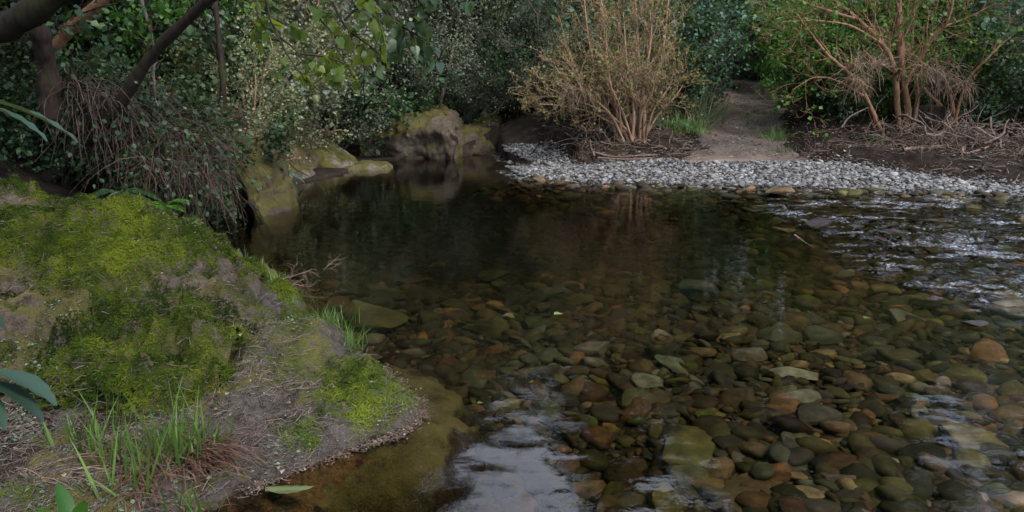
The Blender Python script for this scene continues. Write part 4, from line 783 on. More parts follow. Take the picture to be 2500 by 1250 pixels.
# copper stemmed tree on the right
st = [(guided([(2212, 345, 12.6), (2216, 270, 12.6), (2202, 180, 12.5), (2196, 90, 12.6), (2192, 0, 12.7), (2190, -200, 12.8)]), .06, .045), (guided([(2196, 330, 12.5), (2190, 250, 12.4), (2184, 170, 12.3), (2150, 105, 12.2), (2085, 45, 12.1), (2010, -10, 12.0), (1930, -50, 12)]), .055, .02),
      (guided([(2150, 322, 12.3), (2122, 255, 12.2), (2085, 190, 12.0), (2030, 140, 11.9), (1985, 85, 11.8), (1945, 30, 11.7)]), .045, .012), (guided([(2225, 340, 12.7), (2240, 230, 12.9), (2225, 130, 13), (2230, 20, 13.1), (2260, -120, 13.2)]), .04, .02),
      (guided([(2335, 338, 12.3), (2325, 250, 12.3), (2300, 190, 12.4), (2245, 150, 12.5)]), .04, .02), (guided([(2300, 260, 12.4), (2250, 200, 12.6), (2270, 90, 12.6), (2360, 40, 12.5), (2440, 0, 12.4)]), .03, .012),
      (guided([(2205, 210, 12.5), (2280, 90, 12.2), (2320, 40, 12.0), (2335, -60, 12)]), .03, .012), (guided([(2330, 300, 12.2), (2360, 200, 12.0), (2420, 130, 11.8), (2440, 95, 11.8)]), .025, .01),
      (guided([(2110, 235, 12.1), (2040, 195, 12.0), (1990, 190, 11.9), (1940, 225, 11.8)]), .02, .006), (guided([(2150, 105, 12.2), (2070, 60, 12), (1990, 50, 11.8), (1910, 55, 11.7)]), .025, .007), (guided([(2085, 45, 12.1), (2000, 20, 11.9), (1890, -20, 11.8)]), .025, .007)]
stems_plant("copper_stemmed_tree", "nearly bare copper barked tree with crooked limbs on the right bank", "tree", st, 'bark_copper', 'leaf_bright', 52, dict(TW, len=.75, wig=.22, kids=[4, 3], trop=[.05, .03, 0], r=.016), 6, (.06, 'diamond', 1, .03), 1, wob=.008)
# dark leaning trunks and red barked tree on the left bank
def trunk_thing(name, label, c, r0, r1, bark, seed, ntw=1.0, leafm=None, cat="tree", tl=.8, leaf=(.05, 'diamond', 5, .04), wob=.004, **k):
    return stems_plant(name, label, cat, [(guided(c), r0, r1)], bark, leafm, seed, dict(TW, len=tl, r=.012), ntw, leaf, 1, trunk="trunk", wob=wob, **k)
trunk_thing("leaning_tree", "dark leaning trunk slanting up across the left bank", [(110, 445, 6.2), (200, 350, 6.2), (285, 265, 6.1), (345, 175, 6.0), (410, 95, 5.9), (520, -10, 5.7), (640, -120, 5.5)], .06, .035, 'bark_dark', 61, .6, 'leaf_bright', leaf=(.06, 'ovate', 4, .05))
trunk_thing("overhanging_tree", "thick black limb crossing the top left corner", [(-120, 110, 5.2), (20, 62, 5.1), (90, 25, 5.0), (170, -30, 4.9), (280, -120, 4.8)], .095, .08, 'bark_dark', 62, .5, 'leaf_dark')
trunk_thing("dark_tree", "black upright trunk standing in the root mass at upper left", [(125, 290, 5.8), (118, 190, 5.8), (98, 110, 5.7), (70, 20, 5.6), (40, -80, 5.6)], .085, .06, 'bark_dark', 63, .5, 'leaf_dark')
trunk_thing("red_barked_tree", "peeling reddish limb slanting at upper left", [(140, 110, 6.5), (175, 65, 6.4), (215, 35, 6.3), (265, -10, 6.2), (330, -80, 6.1)], .055, .04, 'bark_copper', 64, 1, 'leaf_bright', leaf=(.06, 'ovate', 4, .05))
trunk_thing("slender_tree", "thin black trunk in front of the pale scrub", [(536, 305, 8.3), (545, 220, 8.3), (540, 130, 8.3), (528, 40, 8.3), (515, -60, 8.3)], .042, .03, 'bark_dark', 65, 1.5, 'leaf_grey')
trunk_thing("vine", "twisted grey vine hanging left of the leaning trunk", [(345, 0, 6.4), (362, 60, 6.4), (372, 110, 6.5), (378, 140, 6.5), (366, 190, 6.5), (378, 250, 6.5)], .016, .010, 'bark_grey', 66, 1.5, None, cat="vine", wob=.01)
trunk_thing("grey_trunk_tree", "pale grey trunk standing upright at the edge of the bluff", [(728, 362, 12.0), (726, 300, 12.0), (730, 250, 12.0), (728, 150, 12.1), (740, -60, 12.2)], .10, .07, 'bark_grey', 67, 2, 'leaf_grey', tl=1.2)
trunk_thing("slender_tree", "slim pale trunk leaning in the dark behind the bluff", [(782, 350, 13.5), (800, 300, 13.5), (815, 240, 13.5), (820, 190, 13.6), (835, 60, 13.7)], .05, .03, 'bark_grey', 68, 2, 'leaf_grey')
trunk_thing("slender_tree", "slim pale trunk rising from the top of the biggest far boulder", [(1070, 278, 15.2), (1082, 225, 15.2), (1092, 185, 15.2), (1120, 60, 15.3)], .05, .03, 'bark_grey', 69, 2, 'leaf_fine', tl=1.3, leaf=(.05, 'narrow', 9, .07))
trunk_thing("slender_tree", "thin pale trunk left of the tan stemmed shrub", [(1292, 300, 15.5), (1290, 220, 15.5), (1294, 150, 15.5), (1290, 20, 15.6)], .035, .025, 'bark_grey', 70, 1.5, 'leaf_blue', leaf=(.08, 'diamond', 4, .06))
# pale scrub of the left bank, then the dark scrub hanging over the pool
SG = "pale twiggy scrub bushes of the left bank"
for px, Y, sc, lb, dz in [(605, 9.2, .75, 'pale twiggy scrub just behind the sloping moss streaked boulder', .2), (640, 11.2, .9, 'pale scrub on the crest of the clay bluff', .3), (690, 11.9, .8, 'small pale scrub at the right end of the clay bluff', .3), (585, 10.6, 1.0, 'pale scrub left of the clay bluff', .2), (665, 11.6, 1.0, 'pale twiggy scrub above the clay bluff', .3), (700, 12.6, .95, 'pale scrub left of the grey upright trunk', .2), (630, 12.8, 1.3, 'tallest pale scrub high on the left bank', 0)]:
    plant('pale_scrub', px, Y, lb, "scrub", SG, sc, dz=dz)
for px, Y, sc, lb in [(400, 7.6, 1.0, 'dark twiggy scrub at the top of the overhang'), (330, 7.2, .9, 'dark scrub below the leaning trunk'), (250, 7.0, .9, 'dark scrub left of the leaning trunk'), (430, 6.9, .6, 'low dark scrub at the foot of the overhang')]:
    plant('small_scrub', px, Y, lb, "scrub", "dark scrub of the overhang", sc)
for px, Y, sc, lb in [(300, 8.8, 1.0, 'bright green bush behind the leaning trunk'), (230, 9.5, 1.2, 'green bush above the root mass'), (370, 11.5, 1.3, 'green bush high on the left bank')]:
    plant('bright_bush', px, Y, lb, "bush", "green bushes of the left bank", sc)
for px, Y, sc, lb in [(60, 8.0, 1.0, 'black leaved bush in the shade at the left edge'), (30, 6.3, .45, 'low dark bush behind the big mossy boulder at the left edge'), (200, 6.3, .4, 'low dark bush under the hanging roots'), (150, 7.6, .8, 'dark bush behind the root mass'), (450, 12.5, 1.2, 'dark bush high on the left bank'), (470, 9.6, .9, 'dark bush in the middle of the left bank'), (400, 10.2, 1.0, 'dark bush under the middle of the leaning trunk'), (520, 11.2, 1.0, 'dark bush behind the thin black trunk')]:
    plant('dark_bush', px, Y, lb, "bush", "dark bushes of the left bank", sc)
def hanging(name, label, cat, x0, x1, y0, y1, Y0, Y1, n, L, seed, bark, leafm, nleaf, lsize=.03, sag=.5, rad=.004, group=None, out_dir=(.3, -.5, .1)):
    """a tangle of thin stems that start along a bank edge and hang down"""
    r = np.random.default_rng(seed); base = P((x0 + x1) / 2, (y0 + y1) / 2, (Y0 + Y1) / 2); root = empty(name, base, label, cat, group); mb = MB(); ml = MB(); LP, LD = [], []
    for k in range(n):
        t = r.random(); p = P(x0 + (x1 - x0) * t, y0 + (y1 - y0) * (t if r.random() < .7 else r.random()), Y0 + (Y1 - Y0) * t + r.normal() * .12) - base; d = nrm(np.array(out_dir) + r.normal(size=3) * .5); q = [p]; l = L * r.uniform(.3, 1.2); m = 8
        for i in range(m): d = nrm(d + r.normal(size=3) * .20 + [0, 0, -sag * .35]); q.append(q[-1] + d * l / m)
        q = np.array(q); tube(mb, q, rad * r.uniform(.5, 1.6) * np.linspace(1, .4, m + 1), 3, r.random())
        for i in range(nleaf): j = r.integers(2, m + 1); LP.append(q[j] + r.normal(size=3) * .025); LD.append(r.normal(size=3) + [0, 0, -.4])
    mb.build("stems", M[bark], root)
    if nleaf: leaves(ml, np.array(LP), np.array(LD), lsize * r.uniform(.6, 1.5, len(LP)), 'ovate', r, .4); ml.build("leaves", M[leafm], root)
    return root
hanging("hanging_roots", "tangle of bare roots and dead stalks hanging from the undercut left bank", "roots", 150, 330, 200, 260, 6.0, 6.6, 230, .7, 81, 'dead_dark', None, 0, rad=.006, sag=.7)
hanging("hanging_scrub", "dense curtain of dark twigs draping down over the pool's left corner", "scrub", 370, 510, 330, 345, 6.7, 7.1, 380, .95, 82, 'dead_dark', 'leaf_dark', 3, .05, sag=.6)
hanging("hanging_scrub", "brown leafless twigs trailing lower down towards the mossy boulder", "scrub", 330, 520, 380, 430, 6.2, 6.6, 200, .65, 83, 'dead_dark', 'leaf_dark', 2, .035, sag=.55)
hanging("hanging_scrub", "dark leafy drape below the leaning trunk", "scrub", 230, 400, 290, 330, 6.4, 6.7, 300, .75, 84, 'dead_dark', 'leaf_dark', 6, .045, sag=.6)
hanging("dead_branches", "thin bare branches arching from the tall boulder out over the water", "branches", 460, 640, 300, 350, 7.4, 8.2, 45, 1.1, 85, 'dead_dark', 'leaf_grey', 2, .03, sag=.25, rad=.006, out_dir=(.8, -.3, .1))
hanging("flood_debris", "dry grass snagged in the left side of the tan stemmed shrub", "debris", 1380, 1440, 215, 225, 12.0, 12.1, 160, .5, 86, 'dry_grass', None, 0, rad=.004, sag=.7, out_dir=(0, 0, 0))
hanging("flood_debris", "dry grass snagged high in the middle of the tan stemmed shrub", "debris", 1480, 1600, 165, 185, 12.0, 12.1, 160, .45, 87, 'dry_grass', None, 0, rad=.004, sag=.4, out_dir=(0, 0, 0))
hanging("flood_debris", "nest of dry stalks caught in the left limbs of the copper stemmed tree", "debris", 2080, 2160, 150, 160, 11.9, 12.1, 200, .45, 88, 'dry_grass', None, 0, rad=.004, sag=.15, out_dir=(0, 0, 0))
hanging("flood_debris", "lower nest of dry stalks on the left stem of the copper stemmed tree", "debris", 2070, 2120, 190, 200, 11.9, 12.0, 120, .4, 89, 'dry_grass', None, 0, rad=.004, sag=.5, out_dir=(0, 0, 0))
hanging("flood_debris", "dry stalks hanging right of the copper trunk", "debris", 2250, 2380, 160, 215, 12.0, 12.2, 220, .55, 90, 'dead_wood', None, 0, rad=.005, sag=.55, out_dir=(0, 0, 0))
# driftwood and roots along the foot of the right bank
def root_pile(name, label, x0, x1, yt, yb, Y0, Y1, n, L, rad, seed, bark):
    r = np.random.default_rng(seed); base = P((x0 + x1) / 2, yb, (Y0 + Y1) / 2); root = empty(name, base, label, "driftwood"); mb = MB()
    for k in range(n):
        t = r.random(); p = P(x0 + (x1 - x0) * t, yb, Y0 + (Y1 - Y0) * t + r.normal() * .3); p[2] = tz(p[0], p[1]) + .02 + .32 * r.random() ** 2; p -= base; d = nrm(r.normal(size=3) * [1, .6, .35] + [0, 0, .08]); l = L * r.uniform(.3, 1.3); q = [p]
        for i in range(8): d = nrm(d + r.normal(size=3) * .28); q.append(q[-1] + d * l / 8)
        tube(mb, np.array(q) - (np.array(q)[4] - p), rad * r.lognormal(0, .5) * np.linspace(1, .4, 9), 5, r.random())
    mb.build("roots", M[bark], root); return root
root_pile("driftwood_pile", "tangle of washed out roots and branches at the foot of the copper stemmed tree", 2110, 2330, 335, 400, 12.2, 10.9, 150, .9, .008, 91, 'dead_wood_dull')
root_pile("driftwood_pile", "heap of dark driftwood at the right edge beside the gravel", 2300, 2560, 350, 425, 11.2, 10.0, 170, .9, .009, 92, 'dead_wood_dull')
root_pile("driftwood_pile", "broken roots and sticks under the tan stemmed shrub", 1400, 1690, 330, 385, 12.5, 12.4, 150, .7, .007, 93, 'dead_wood_dull')
root_pile("driftwood_pile", "dark twiggy drift on the soil step left of the copper stemmed tree", 1960, 2130, 365, 400, 12.0, 11.8, 60, .6, .007, 94, 'dead_dark')
for c, r0, lb in [([(1450, 372, 12.0), (1500, 383, 11.9), (1560, 380, 11.8), (1610, 378, 11.9)], .022, 'long pale bent branch lying on the gravel under the tan stemmed shrub'), ([(1460, 385, 11.8), (1530, 389, 11.7), (1600, 384, 11.8)], .015, 'short pale stick lying in front of the long bent branch'),
                  ([(2200, 405, 10.7), (2280, 400, 10.8), (2340, 405, 10.7), (2345, 428, 10.2), (2400, 405, 10.5), (2460, 380, 10.8)], .03, 'thick forked driftwood limb at the top of the gravel on the right'), ([(2020, 365, 11.8), (2050, 385, 11.6), (2090, 395, 11.5)], .013, 'thin pale root on the soil step'),
                  ([(2055, 310, 12.2), (2075, 285, 12.2), (2120, 262, 12.2)], .02, 'grey branch arching left from the copper stemmed tree'), ([(1940, 574, 6.2), (1962, 590, 6.05), (1985, 604, 5.9)], .010, 'thin dark stick jammed at the head of the rapids')]:
    pts = guided(c); pts[:, 2] = np.maximum(pts[:, 2], terr(pts[:, 0], pts[:, 1]) + .02) if pts[0, 1] > 8 else pts[:, 2]; mb = MB(); q = pts - pts[0]; tube(mb, q, r0 * np.linspace(1, .45, len(q)), 7); tag(mb.build("fallen_branch", M['dead_wood'], loc=tuple(pts[0])), lb, "branch")
# dead brush half sunk beside the mossy rock
def brush(label, px, py, n, L, seed, bark, dirs):
    r = np.random.default_rng(seed); base = G(px, py, .0); o = []
    for k in range(n): grow(r, np.array([0, 0, -.03]), nrm(np.array(dirs) + r.normal(size=3) * .35), L * r.uniform(.6, 1.2), .006, 0, dict(n=6, wig=.18, trop=[.02, 0, -.02], max=2, kids=[6, 4], ang=.7, lr=.5, tmin=.2, rr=.6, rmin=.0016), o)
    mb = MB(); skel_mesh(mb, o, 5, 3, r=r); tag(mb.build("dead_brush", M[bark], loc=tuple(base)), label, "brush")
brush("dead brown brush lying half under water beside the mossy rock", 660, 700, 7, .38, 95, 'dead_wood', (1, .1, .06)); brush("bare twig rising from the water beyond the dead brush", 790, 650, 2, .22, 96, 'dead_wood', (.5, .4, .35))
# unseen trees added around the camera to shade the near bank and close reflections
for key, x, Y, sc, lb in [('dark_tree', -3.5, 2.3, 1.15, 'unseen tree added over the near left bank to shade bank and boulder'), ('dark_tree', -5.0, 4.2, 1.1, 'unseen tree added left of the boulder to shade the left bank'), ('dark_tree', -6.6, 7.4, 1.1, 'unseen tree added past the left edge to shade the root mass'), ('dark_tree', -4.6, .6, 1.0, 'unseen tree added on the near left bank to shade the mossy boulder'), ('dark_tree', -7.5, 3.2, 1.1, 'unseen tree added for shade on the slope left of the mossy boulder'), ('dark_tree', -2.5, -4.5, 1.15, 'unseen tree added for shade behind the camera on the left'), ('dark_tree', 3.5, -6., 1.2, 'unseen tree added for shade behind the camera on the right')]:
    plant(key, 0, Y, lb, "tree", None, sc, x=x, r=r)

# ------------------------------------------------------------------ small plants, litter and near leaves
def blades(mb, roots, dirs, L, w, r, droop=.5, seg=5, var=None, fold=.25):
    """grass blades: tapering folded ribbons bending over under their weight"""
    n = len(roots); L = np.broadcast_to(np.asarray(L, float), (n,)); d = nrm(dirs); p = np.array(roots, float); side = nrm(np.cross(d, [0, 0, 1.0]) + r.normal(size=(n, 3)) * .15); rows = []
    for i in range(seg + 1):
        t = i / seg; ww = w * (1 - t ** 1.6) * (.7 + .6 * min(1, 4 * t)); nn = np.cross(side, d)
        rows += [p - side * ww[:, None] if np.ndim(ww) else p - side * ww, p - nn * (ww * fold if np.isscalar(ww) else (ww * fold)[:, None]), p + side * ww[:, None] if np.ndim(ww) else p + side * ww]
        d = nrm(d + np.array([0, 0, -droop]) * (t * .9 + .1) / seg * 2); p = p + d * (L / seg)[:, None]
    V = np.stack(rows, 1); k = 3 * (seg + 1); Q = []
    for i in range(seg): Q += [[3 * i, 3 * i + 1, 3 * i + 4, 3 * i + 3], [3 * i + 1, 3 * i + 2, 3 * i + 5, 3 * i + 4]]
    Q = (np.array(Q)[None] + (np.arange(n) * k)[:, None, None]).reshape(-1, 4)
    mb.add(V.reshape(-1, 3), Q=Q, var=np.repeat(r.random(n) if var is None else var, k))
def hz(x, y): return float(hAB(np.array([x]), np.array([y]))[0])
def grass_clump(name, label, cat, px, py, n, L, w, spread, seed, mat='grass', droop=.25, lean=.25, group=None, z0=.1, dead=0, Y=None):
    r = np.random.default_rng(seed); b = G(px, py, z0) if Y is None else P(px, py, Y); b[2] = hz(b[0], b[1]) if b[1] < 5 else tz(b[0], b[1]); root = empty(name, b, label, cat, group); mb = MB()
    ro = r.normal(size=(n, 3)) * [spread, spread * .7, 0]; ro[:, 2] -= .015; d = np.array([0, 0, 1.0]) + r.normal(size=(n, 3)) * lean + ro * [1.5, 1.5, 0]
    blades(mb, ro, d, L * r.uniform(.35, 1.15, n), w * r.uniform(.7, 1.3, n), r, droop); mb.build("blades", M[mat], root)
    if dead:
        mb = MB(); ro = r.normal(size=(dead, 3)) * [spread, spread * .7, 0]; d = np.array([0, 0, .35]) + r.normal(size=(dead, 3)) * [.9, .9, .2]
        blades(mb, ro, d, L * r.uniform(.3, .8, dead), w * .6 * r.uniform(.6, 1.2, dead), r, 1.1); mb.build("dead_blades", M['dry_dark'], root)
    return root
M['dry_dark'] = barkmat('dry_dark', (.035, .019, .013), (.10, .06, .043))
GG = "grass clumps on the near left bank"
for px, py, n, L, sp, lb, dd in [(215, 1060, 26, .24, .05, 'green grass clump furthest left below the big boulder', 25), (265, 1100, 14, .20, .04, 'sparse grass blades just right of the leftmost clump', 20), (365, 1120, 30, .20, .05, 'short grass clump at the foot of the tallest grass', 40), (450, 1090, 36, .30, .05, 'tallest bright grass clump below the gully', 60), (515, 1080, 16, .18, .04, 'thin grass blades at the right of the tallest clump', 50), (340, 1200, 20, .20, .05, 'grass blades sprouting near the bottom edge of the picture', 40), (430, 1215, 14, .16, .05, 'small grass sprouts at the bottom edge by the dark water', 40)]:
    grass_clump("grass_clump", lb, "grass", px, py, int(n * 1.3), L * 1.1, .0042, sp, px + py, 'grass_mix', .42, .24, GG, dead=dd)
def droop_tuft(label, px, py, n, L, seed, direc, mat='dry_dark', w=.0022):
    r = np.random.default_rng(seed); b = G(px, py, .1); b[2] = hz(b[0], b[1]); root = empty("dead_sedge_tuft", b, label, "sedge"); mb = MB()
    ro = r.normal(size=(n, 3)) * [.05, .04, .01]; blades(mb, ro, np.array(direc) + r.normal(size=(n, 3)) * .22, L * r.uniform(.5, 1.1, n), w * r.uniform(.6, 1.3, n), r, .8); mb.build("blades", M[mat], root)
droop_tuft("red brown dead sedge combed down towards the water below the tallest grass", 480, 1085, 150, .24, 3, (.75, -.5, .35)); droop_tuft("dead brown sedge stalks fallen forward at the bottom left", 330, 1150, 120, .24, 4, (.3, -.7, .35))
droop_tuft("pale dry grass stems lying across the bottom left corner", 60, 1150, 60, .42, 5, (.9, -.1, .25), 'dry_grass', .0014)
for px, py, n, L, lb in [(610, 660, 90, .10, 'fine green grass fringe at the waterline behind the rock spit'), (660, 705, 90, .09, 'fine green grass along the back edge of the rock spit'), (580, 640, 60, .10, 'fine grass at the right shoulder of the big boulder'), (800, 815, 110, .09, 'fine grass tuft on the back edge of the rock spit halfway to its tip'), (845, 845, 60, .11, 'thin grass blades leaning over the water near the tip'), (700, 745, 60, .07, 'short grass between the fringe and the halfway tuft')]:
    grass_clump("grass_tuft", lb, "grass", px, py, int(n * 1.5), L * 1.35, .0017, .05, px * 3, 'grass', .5, .45, "fine grass along the back edge of the spit", z0=.1)
# grass of the path side, flax and ferns
for px, py, n, L, sp, lb, m, w_, dr in [(1650, 300, 260, .42, .22, 'bright green grass at the foot of the bank left of the path', 'grass', .004, .5), (1690, 285, 160, .38, .16, 'bright grass right beside the path edge on its left', 'grass', .004, .5), (1905, 300, 200, .38, .2, 'green grass under the bright bush right of the path', 'grass', .004, .5), (1930, 355, 120, .22, .15, 'short weeds on the soil step right of the path', 'grass_dark', .004, .5),
                          (1700, 250, 90, 1.15, .16, 'long arching sedge drooping over the left side of the path', 'grass_dark', .007, .9), (1740, 232, 80, 1.05, .16, 'second long arching sedge further up the path', 'grass_dark', .007, .9)]:
    Yg_ = {300: 13.2, 285: 13.5, 355: 12.4, 250: 14.2, 232: 15.0}[py] + (.3 if px == 1905 else 0)
    grass_clump("grass_tuft" if L < .6 else "sedge_clump", lb, "grass" if L < .6 else "sedge", px, py, n, L, w_, sp, px, m, dr, .45, Y=Yg_)
def fern(label, p, n, L, seed, mat='leaf_blue', az=(0, 6.28), rise=.9, rz=None):
    r = np.random.default_rng(seed); root = empty("fern", p, label, "fern")
    for k in range(n):
        a = az[0] + (az[1] - az[0]) * (k + r.random()) / n; d = nrm(np.array([math.cos(a), math.sin(a), rise * r.uniform(.6, 1.2)])); q = [np.zeros(3)]; m = 16
        for i in range(m): d = nrm(d + [0, 0, -.11]); q.append(q[-1] + d * L / m)
        q = np.array(q); mb = MB(); tube(mb, q, .003 * np.linspace(1, .3, m + 1), 3); t = np.gradient(q, axis=0); sd = nrm(np.cross(t, [0, 0, 1.0]))
        for sgn in (1, -1):
            ln = L * .26 * np.sin(np.linspace(.25, 3.05, m + 1)) ; leaves(mb, q[1:], (sd * sgn + nrm(t) * .5)[1:], ln[1:], 'lance', r, .85)
            leaves(mb, (q[1:] + q[:-1]) / 2, (sd * sgn + nrm(t) * .5)[1:], ln[1:], 'lance', r, .85)
        mb.build("frond", M[mat], root)
    return root
fern("fern arching over the pool between the tall boulder and the cushioned stone", tuple(P(655, 430, 9.4)), 8, .55, 7, rise=.6)
fern("dark fern at the foot of the copper stemmed tree", (P(2130, 330, 12.2)[0], 12.2, tz(P(2130, 330, 12.2)[0], 12.2)), 7, .6, 8, 'leaf_dark'); fern("small fern under the copper stemmed tree nearest the gravel", (P(2090, 350, 11.9)[0], 11.9, tz(P(2090, 350, 11.9)[0], 11.9)), 6, .4, 9, 'leaf_bright'); fern("fern beside the long sedge left of the path", (P(1640, 270, 13.6)[0], 13.6, tz(P(1640, 270, 13.6)[0], 13.6)), 7, .6, 10, 'leaf_blue')
fern("dark fern tuft in the shade behind the mossy boulder", tuple(P(300, 478, 5.6)), 8, .34, 11, 'leaf_dark'); fern("grassy green fern at the back of the mossy boulder", tuple(P(400, 512, 5.0)), 8, .22, 12, 'leaf_bright', rise=1.4)
# litter on the soil banks and path
r = np.random.default_rng(61); n = 9000; x = r.uniform(.5, 11, n); y = r.uniform(11.3, 19, n); k = (y > yfar(x) + .05); x, y = x[k], y[k]; k = r.random(len(x)) < np.where(pathmask(x, y) > .4, .8, 1); x, y = x[k], y[k]; z = terr(x, y) + .012 + .03 * pathmask(x, y)
mb = MB(); leaves(mb, np.stack([x, y, z], -1), rand_dirs(len(x), r) * [1, 1, .25], .03 + .05 * r.random(len(x)) ** 2, 'ovate', r, .75); tag(mb.build("leaf_litter", M['leaf_litter']), "dead leaves strewn over the soil and path of the right bank", "leaf litter", kind="stuff")
mb = MB(); n = 1500; x = r.uniform(.5, 9.5, n); y = yfar(x) + .05 + 2.2 * r.random(n) ** 1.5
for a, b_ in zip(x, y):
    if pathmask(np.array([a]), np.array([b_]))[0] > .5: continue
    q = np.array([a, b_, tz(a, b_) + .015]); d = rand_dirs(1, r)[0] * [1, 1, .2]; L = .1 + .5 * r.random() ** 2; tube(mb, bend(q - d * L / 2, q + d * L / 2 + [0, 0, .05 * r.random()], 5, .2, r), [.003 + .004 * r.random()] * 5, 3, r.random())
tag(mb.build("twig_litter", M['dead_wood_dull']), "dead twigs strewn over the soil step of the right bank", "twigs", kind="stuff")
# twigs overhead with heart shaped leaves, hanging into the top of the view
def leafy_branch(name, label, stems, nlf, size, kind, mat, seed, spread=.05, droop=.9, flat=.35, bark='bark_dark', r0=.006, twl=.22, ntw=9):
    r = np.random.default_rng(seed); pts0 = guided(*stems[0]) if isinstance(stems[0], tuple) else guided(stems[0]); base = pts0[0]; root = empty(name, base, label, "branch"); mb = MB(); PL, PD = [], []
    for c in stems:
        pts = guided(c) - base; tube(mb, pts, r0 * np.linspace(1, .35, len(pts)), 5, r.random())
        L = np.linalg.norm(np.diff(pts, axis=0), axis=1).sum()
        for k in range(int(ntw * L / .5)):
            f = r.uniform(.15, 1) * (len(pts) - 1); i = min(int(f), len(pts) - 2); q = pts[i] + (pts[i + 1] - pts[i]) * (f - i); d = perp_rot(nrm(pts[i + 1] - pts[i]), r.uniform(.5, 1.2), r); tw = [q]
            for j in range(5): d = nrm(d + r.normal(size=3) * .15 + [0, 0, -.06]); tw.append(tw[-1] + d * twl * r.uniform(.6, 1.1) / 5)
            tw = np.array(tw); tube(mb, tw, .0022 * np.linspace(1, .5, 6), 3, r.random())
            for j in range(1, 6):
                if r.random() < .75: PL.append(tw[j] + r.normal(size=3) * .008); PD.append(nrm(r.normal(size=3) * .7 + d * .3 + [0, 0, -droop]))
    mb.build("twig", M[bark], root); PL, PD = np.array(PL), np.array(PD); o = r.permutation(len(PL)); PL, PD = PL[o], PD[o]
    for k in range(min(nlf, len(PL))):
        ml = MB(); leaves(ml, PL[k:k + 1], PD[k:k + 1], size * r.uniform(.55, 1.2), kind, r, flat); ml.build("leaf", M[mat], root)
    if len(PL) > nlf:
        ml = MB(); leaves(ml, PL[nlf:], PD[nlf:], size * r.uniform(.5, 1.15, len(PL) - nlf), kind, r, flat); q = ml.build("foliage", M[mat], root); q["kind"] = "stuff"
    return root
leafy_branch("hanging_branch", "thin branch with heart shaped yellow green leaves drooping lowest at top centre left", [[(640, -40, 3.0), (670, 70, 2.95), (720, 120, 2.9), (740, 150, 2.9), (780, 180, 2.9)], [(670, 70, 2.95), (700, 130, 2.9), (745, 195, 2.85)], [(720, 130, 2.9), (800, 140, 2.9), (865, 165, 2.9)], [(600, -50, 3.1), (630, 40, 3.0), (610, 80, 3.0)]], 90, .045, 'heart', 'leaf_hang', 201, ntw=9, twl=.12)
leafy_branch("hanging_branch", "thin branch with heart shaped leaves across the top left of centre", [[(790, -50, 3.2), (840, 60, 3.1), (900, 110, 3.1), (930, 135, 3.1)], [(840, 50, 3.1), (880, 20, 3.1), (940, 60, 3.1)], [(740, -50, 3.1), (770, 30, 3.1), (820, 90, 3.1)]], 90, .045, 'heart', 'leaf_hang', 202, ntw=12, twl=.13)
leafy_branch("hanging_branch", "branch with darker blue green heart shaped leaves at the top centre", [[(880, -60, 2.9), (940, 30, 2.85), (1000, 75, 2.8), (1060, 110, 2.8)], [(960, -50, 2.9), (1030, 0, 2.85), (1100, 30, 2.8)], [(1000, 75, 2.8), (1020, 110, 2.8), (1045, 140, 2.8)], [(920, 0, 2.9), (970, 60, 2.9), (990, 110, 2.9)]], 90, .05, 'heart', 'leaf_hang_dark', 203, ntw=13, twl=.11)
def big_leaf(mb, base, tip, width, r, side=None, curl=.12, nseg=10):
    base, tip = np.asarray(base, float), np.asarray(tip, float); ax = tip - base; L = np.linalg.norm(ax); y = ax / L; sd = nrm(np.cross(y, [0, 0.3, 1.0])) if side is None else nrm(side); nn = np.cross(sd, y); rows = []
    for i in range(nseg + 1):
        t = i / nseg; w_ = width * math.sin(math.pi * min(1, t * .93 + .035)) ** .8 * (1 - .35 * t) ; c = base + ax * t + nn * curl * L * 4 * t * (1 - t) * .5
        for u_ in (-1, -.55, 0, .55, 1): rows.append(c + sd * w_ * u_ * .5 + nn * (abs(u_) * .16 * w_ + .010 * L * math.sin(t * 30) * abs(u_)))
    Q = [[5 * i + j, 5 * i + j + 1, 5 * i + j + 6, 5 * i + j + 5] for i in range(nseg) for j in range(4)]; mb.add(np.array(rows), Q=Q, var=r.random())
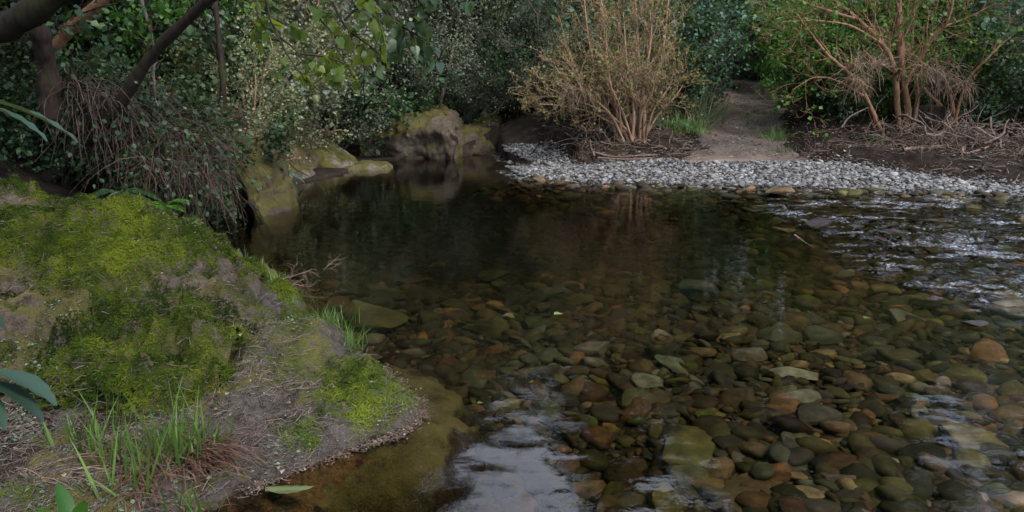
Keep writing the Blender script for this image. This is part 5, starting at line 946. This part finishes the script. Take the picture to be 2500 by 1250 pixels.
def sprig(label, stem, lvs, seed, mat='leaf_near'):
    r = np.random.default_rng(seed); s = guided(stem); root = empty("leafy_sprig", s[0], label, "sprig"); mb = MB(); tube(mb, s - s[0], .004, 6); mb.build("stem", M['bark_dark'], root)
    for a, b_, w_ in lvs: mb = MB(); big_leaf(mb, P(*a) - s[0], P(*b_) - s[0], w_, r); mb.build("leaf", M[mat], root)
sprig("two long dark blue green leaves reaching in from the left edge above the boulder", [(-260, 250, 1.15), (-150, 235, 1.15), (-60, 240, 1.15)], [((-60, 240, 1.15), (192, 348, 1.12), .042), ((-70, 250, 1.12), (116, 345, 1.08), .036)], 301)
sprig("three broad dark blue green leaves at the left edge below the boulder", [(-200, 1000, 1.35), (-100, 930, 1.35), (-20, 910, 1.35)], [((-30, 905, 1.35), (136, 990, 1.30), .075), ((-40, 930, 1.33), (105, 1030, 1.28), .06), ((-60, 950, 1.32), (12, 1050, 1.28), .05), ((-60, 760, 1.4), (8, 800, 1.38), .05)], 302)
sprig("pointed green leaf poking up at the bottom left corner", [(60, 1330, 1.6), (110, 1290, 1.62), (150, 1260, 1.64)], [((170, 1290, 1.64), (140, 1180, 1.72), .05), ((190, 1290, 1.62), (205, 1222, 1.62), .05), ((150, 1280, 1.62), (70, 1240, 1.6), .04)], 303, 'leaf_bright')
# leaf afloat by the spit
r = np.random.default_rng(9); mb = MB(); b = G(708, 1188, .004); big_leaf(mb, G(648, 1190, .006) - b, G(766, 1187, .006) - b, .06, r, side=(0, 1, .0), curl=.02); o = mb.build("floating_leaf", M['leaf_afloat']); o.location = tuple(b); tag(o, "single pale green leaf afloat beside the rock spit at the bottom", "leaf")
for px, py, lb in [(1352, 768, 'yellow green leaf drifting in midstream'), (2110, 778, 'yellow green leaf caught among the stones below the rapids'), (1165, 985, 'tiny pale leaf afloat beyond the submerged ledge')]:
    mb = MB(); b = G(px, py, .006); leaves(mb, np.zeros((1, 3)), np.array([[.8, .5, .05]]), .07 if py < 900 else .03, 'ovate', r, .97); o = mb.build("floating_leaf", M['leaf_yellow']); o.location = tuple(b); tag(o, lb, "leaf")
